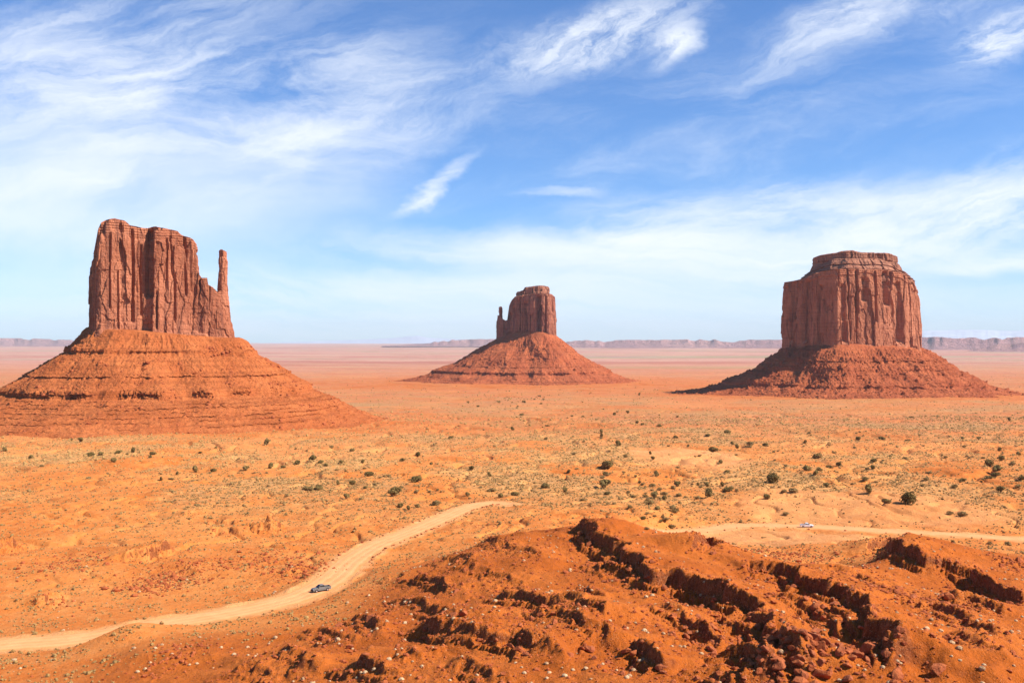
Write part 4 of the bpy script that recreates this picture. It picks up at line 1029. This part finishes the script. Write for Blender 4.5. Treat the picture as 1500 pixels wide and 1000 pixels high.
# --- pale dry bushes on the near hill
nD_ = 5200
yy = np.exp(RS.uniform(math.log(112), math.log(330), nD_)); xx = RS.uniform(-.5, .5, nD_)*yy
_, so, info = H(xx, yy, True)
dn = (.16+.5*sm(-.1, .4, n2(xx/16, yy/16, 61)))*(.25+.75*info['hill'])*(1-info['road'])
k = RS.rand(nD_) < dn*.75; xx, yy = xx[k], yy[k]; zz = gz_at(xx, yy)
v_ = seen(xx, yy, zz+.4) & (-zz/yy < .333); sz = RS.uniform(.24, .46, len(xx))+.36*RS.rand(len(xx))**4
od = np.argsort(-(sz/yy*v_)); items = []
for i in od[:290]:
    if not v_[i]: continue
    o = bpy.data.objects.new('dry_bush', TUFT_ME[RS.randint(4)]); col.objects.link(o)
    o.location = (xx[i], yy[i], zz[i]-.05); s = sz[i]; o.scale = (s, s, s*RS.uniform(.8, 1.05)); o.rotation_euler = (0, 0, RS.rand()*6.28)
    tag(o, None, 'dry bush', 'pale dry bushes dotting the near hill'); items.append((o, xx[i], yy[i], 'wide' if s > .4 else 'small'))
name_repeats(items, '{adj} straw-coloured dry bush, {rank} dry bush to {land}')
i_ = od[290:]
bs = [clean(bushy(320+i, 16, .10, 1)) for i in range(3)]
o = scatter('dry_brush', bs, np.stack([xx[i_], yy[i_]], 1), sz[i_]*.9, M_straw); tag(o, 'scattered smaller dry brush over the near hill', None, None, 'stuff')

# --- sage and bunch grass over the valley floor
def field(n, y0, y1, sd_, thr):
    yy = np.exp(RS.uniform(math.log(y0), math.log(y1), n)); xx = RS.uniform(-.6, .6, n)*yy
    _, so, info = H(xx, yy, True)
    d = (.30+1.0*info['g'])*(1-info['road'])*(1-info['hill'])*(1-.93*info['sand'])*(.35+sm(-.2, .4, n2(xx/9, yy/13, sd_)))*(sm(40, 120, np.minimum(yy, 999)))
    for bx, by, br, bh in BUTTES: d = d*sm(br*.52, br*.62, np.hypot(xx-bx, yy-by))
    k = RS.rand(n) < d*thr
    return np.stack([xx[k], yy[k]], 1)
lo = [clean(bushy(340+i, 5, .2, 1)) for i in range(4)]
f1 = field(125000, 170, 600, 71, .75); f2 = field(84000, 600, 1400, 72, .75); f3 = field(26000, 1300, 4200, 73, .5)
for fld, mt, s0, s1, nm_, lb in ((f1, M_sage, .17, .60, 'sagebrush', 'low sage tufts scattered over the valley floor'), (f2, M_sage, .17, .58, 'sagebrush', 'sage and bunch grass across the middle distance'),
                             (f3, M_sage, .18, .55, 'sagebrush', 'far sage flats before the buttes')):
    o = scatter(nm_, lo, fld, RS.uniform(s0, s1, len(fld))*np.clip(fld[:, 1]/330, .8, 5)**.8*(1+(RS.rand(len(fld)) > .93)*.8), mt); tag(o, lb, None, None, 'stuff')
# darker small scrub
f4 = np.concatenate([field(16000, 380, 1300, 74, .12), field(9000, 1200, 3800, 75, .26)])
hc = ghit(755, 583); f4 = np.concatenate([f4, np.stack([hc[0]+RS.randn(70)*55, hc[1]+RS.randn(70)*150], 1)])
lo2 = [bush_shape(380+i, 40, .6, .6, .16, 4) for i in range(3)]
o = scatter('scrub', lo2, f4, RS.uniform(.6, 1.9, len(f4))*np.clip(f4[:, 1]/1200, .8, 2.2), M_olive); tag(o, 'small dark scrub dotted across the plain', None, None, 'stuff')

# rubble on the scree slopes of the buttes
for bm_, nn, s0, sd_, mt in ((bm1, 6500, .8, 1, M_talus), (bm3, 4200, 1.3, 2, M_talus_red), (bm2, 1300, 1.6, 3, M_talus_red)):
    V = TAL[bm_.name]; m_, n_ = V.shape[:2]
    i = RS.randint(int(m_*.12), int(m_*.88), nn*6); j = RS.randint(0, n_, nn*6); Q = V[i, j]
    pn = n2(Q[:, 0]/(28*s0), Q[:, 1]/(28*s0), 90+sd_)+.5*n2(Q[:, 0]/(9*s0), Q[:, 1]/(9*s0), 95)
    kk = np.where(pn > RS.uniform(-.1, .9, len(pn)))[0][:nn]; Q = Q[kk]
    o = scatter('rubble', ROCKS_LO, Q[:, :2], s0*(.45+RS.exponential(.75, len(Q))), M_boulder, extra=Q[:, 2]); setp(o, bm_); o['kind'] = 'stuff'

# ------------------------------------------------------------------ pickups
M_silver = simple('silver_paint', (.15, .138, .12), .5, .0); M_white = simple('white_paint', (.86, .83, .78), .4); M_glass = simple('dark_glass', (.015, .018, .022), .12)
M_tyre = simple('tyre_rubber', (.02, .02, .02), .85); M_rim = simple('alloy_rim', (.5, .5, .52), .35, .7); M_black = simple('black_plastic', (.03, .03, .03), .6)
M_red = simple('red_lens', (.4, .02, .02), .25); M_lens = simple('clear_lens', (.75, .76, .78), .15)
def prism(name, prof_, w0, w1, mat, parent, bevel=.05, z_in=None):
    """side profile (x, z) widened to w0 below and w1 at its top"""
    b = bmesh.new(); zs = [p[1] for p in prof_]; zl, zh = min(zs), max(zs)
    rows = []
    for sgn in (-1, 1):
        rows.append([b.verts.new((x_, sgn*(w0+(w1-w0)*((z_-zl)/(zh-zl+1e-6))**1.5), z_)) for x_, z_ in prof_])
    n = len(prof_)
    b.faces.new(rows[0]); b.faces.new(rows[1][::-1])
    for k in range(n): b.faces.new([rows[0][(k+1) % n], rows[0][k], rows[1][k], rows[1][(k+1) % n]])
    bmesh.ops.recalc_face_normals(b, faces=b.faces)
    if bevel: bmesh.ops.bevel(b, geom=b.edges[:], offset=bevel, segments=2, affect='EDGES', profile=.6)
    me = bpy.data.meshes.new(name); b.to_mesh(me); b.free(); me.materials.append(mat)
    o = bpy.data.objects.new(name, me); col.objects.link(o); o.parent = parent; return o
def disc(name, x_, y_, z_, r, wd, mat, parent, seg=24, hub=0.0):
    b = bmesh.new()
    bmesh.ops.create_cone(b, cap_ends=True, segments=seg, radius1=r, radius2=r, depth=wd, matrix=Matrix.Translation((x_, y_, z_))@Matrix.Rotation(R(90), 4, 'X'))
    bmesh.ops.bevel(b, geom=[e for e in b.edges if abs(e.verts[0].co.y-e.verts[1].co.y) < 1e-5], offset=min(.05, wd*.3), segments=2, affect='EDGES')
    me = bpy.data.meshes.new(name); b.to_mesh(me); b.free(); me.materials.append(mat)
    o = bpy.data.objects.new(name, me); col.objects.link(o); o.parent = parent; return o
def arch(cx, r, z0, n=7): return [(cx+r*math.cos(math.pi*k/(n-1)), z0+r*math.sin(math.pi*k/(n-1))) for k in range(n)]
def pickup(paint, label, crew=1.0):
    """front towards +x; open bed at the rear"""
    r = empty('pickup_truck', (0, 0, 0)); tag(r, label, 'pickup truck')
    body = [(-2.75, .55), (-2.75, 1.08), (-.85, 1.10), (1.05, 1.12), (2.45, 1.02), (2.72, .86), (2.75, .45)]+arch(1.75, .50, .42)+arch(-1.65, .50, .42)
    prism('body', [(-2.75, .48), (-2.75, 1.02), (-.9, 1.04), (1.1, 1.08), (2.4, 1.0), (2.68, .86), (2.74, .45)]+arch(1.75, .47, .42)+arch(-1.65, .47, .42), .93, .90, paint, r, 0)
    for sg in (-1, 1): prism('bed_side', [(-2.74, 1.0), (-2.74, 1.32), (-.92, 1.34), (-.92, 1.0)], .03, .03, paint, r, .012).location = (0, sg*.87, 0)
    prism('tailgate', [(-2.76, 1.0), (-2.76, 1.32), (-2.69, 1.32), (-2.69, 1.0)], .84, .84, paint, r, .01)
    prism('bed_floor', [(-2.68, 1.03), (-2.68, 1.055), (-.92, 1.055), (-.92, 1.03)], .83, .83, M_black, r, 0)
    prism('hood', [(1.0, 1.0), (1.0, 1.20), (2.3, 1.10), (2.62, .98), (2.6, .9)], .84, .80, paint, r, .02)
    cab = prism('cab', [(-.92, 1.0), (-.88, 1.42), (-.70, 1.86), (.45, 1.88), (1.12, 1.26), (1.2, 1.0)], .90, .74, paint, r, .04)
    prism('windshield', [(.50, 1.865), (1.13, 1.30), (1.10, 1.27), (.45, 1.84)], .74, .68, M_glass, cab, 0).location = (.05, 0, .0)
    prism('rear_window', [(-.90, 1.42), (-.73, 1.80), (-.70, 1.78), (-.87, 1.40)], .70, .62, M_glass, cab, 0).location = (-.03, 0, 0)
    for sg in (-1, 1):
        for a, b in (((-.78, 1.34), (.0, 1.80)), ((.08, 1.34), (.86, 1.78))):
            q = prism('side_window', [(a[0], a[1]), (a[0]+.08 if a[0] < 0 else a[0], b[1]), (b[0] if a[0] < 0 else .42, b[1]), (b[0], a[1])], .015, .015, M_glass, cab, 0)
            q.location = (0, sg*.832, 0)
            for v in q.data.vertices: v.co.y -= sg*(v.co.z-1.34)*.16
        for xx_ in (1.75, -1.65):
            tw = disc('wheel', xx_, sg*.84, .40, .40, .26, M_tyre, r); disc('rim', xx_, sg*.965, .40, .24, .05, M_rim, tw, 16)
        prism('headlight', [(2.50, .82), (2.50, .98), (2.66, .95), (2.735, .84)], .14, .13, M_lens, r, .01).location = (.015, sg*.70, 0)
        prism('taillight', [(-2.79, 1.05), (-2.79, 1.28), (-2.72, 1.28), (-2.72, 1.05)], .07, .07, M_red, r, .01).location = (0, sg*.80, 0)
        prism('door_mirror', [(.95, 1.28), (.95, 1.44), (1.07, 1.44), (1.07, 1.28)], .09, .09, M_black, r, .02).location = (0, sg*1.0, 0)
    prism('front_bumper', [(2.68, .42), (2.68, .62), (2.86, .60), (2.84, .42)], .88, .88, M_black if paint is M_silver else M_rim, r, .02)
    prism('rear_bumper', [(-2.92, .50), (-2.92, .66), (-2.74, .66), (-2.74, .50)], .86, .86, M_rim, r, .02)
    prism('grille', [(2.70, .66), (2.70, .84), (2.755, .82), (2.765, .66)], .50, .48, M_black, r, .005)
    return r
def park(r, px, py, hd, ri):
    C, zc, hw = ROADS[ri]
    x_, y_, _ = ghit(px, py); k = int(np.argmin(np.hypot(C[:, 0]-x_, C[:, 1]-y_))); r.location = (x_, y_, zc[k]+.12); r.rotation_euler = (0, 0, R(hd))
s_ = pickup(M_silver, 'silver grey pickup truck coming down the dirt road at left'); park(s_, 470, 866, 216, 0)
w2_ = pickup(M_white, 'white pickup truck on the pale road behind the near hill'); park(w2_, 1182, 772.5, -8, 1)
s_.scale = (.86,)*3; w2_.scale = (.9,)*3

# ------------------------------------------------------------------ the air
hz = bpy.data.meshes.new('haze'); b = bmesh.new(); bmesh.ops.create_cube(b, size=1)
zlo = float(gz.min())-1; zhi = 980.0
bmesh.ops.scale(b, vec=(102000, 64500, zhi-zlo), verts=b.verts); bmesh.ops.translate(b, vec=(0, 31000, (zhi+zlo)/2), verts=b.verts); b.to_mesh(hz); b.free()
ho = bpy.data.objects.new('haze', hz); col.objects.link(ho); tag(ho, 'thin pale haze over the valley', None, None, 'stuff')
mh = bpy.data.materials.new('haze_air'); mh.use_nodes = True; t = NT(mh.node_tree); t.n.clear()
pv = t.new('ShaderNodeVolumePrincipled'); pv.inputs['Color'].default_value = (.93, .96, 1.0, 1); pv.inputs['Density'].default_value = 1.35e-5; pv.inputs['Anisotropy'].default_value = 0.0
out = t.new('ShaderNodeOutputMaterial'); t.l.new(pv.outputs[0], out.inputs['Volume']); hz.materials.append(mh)
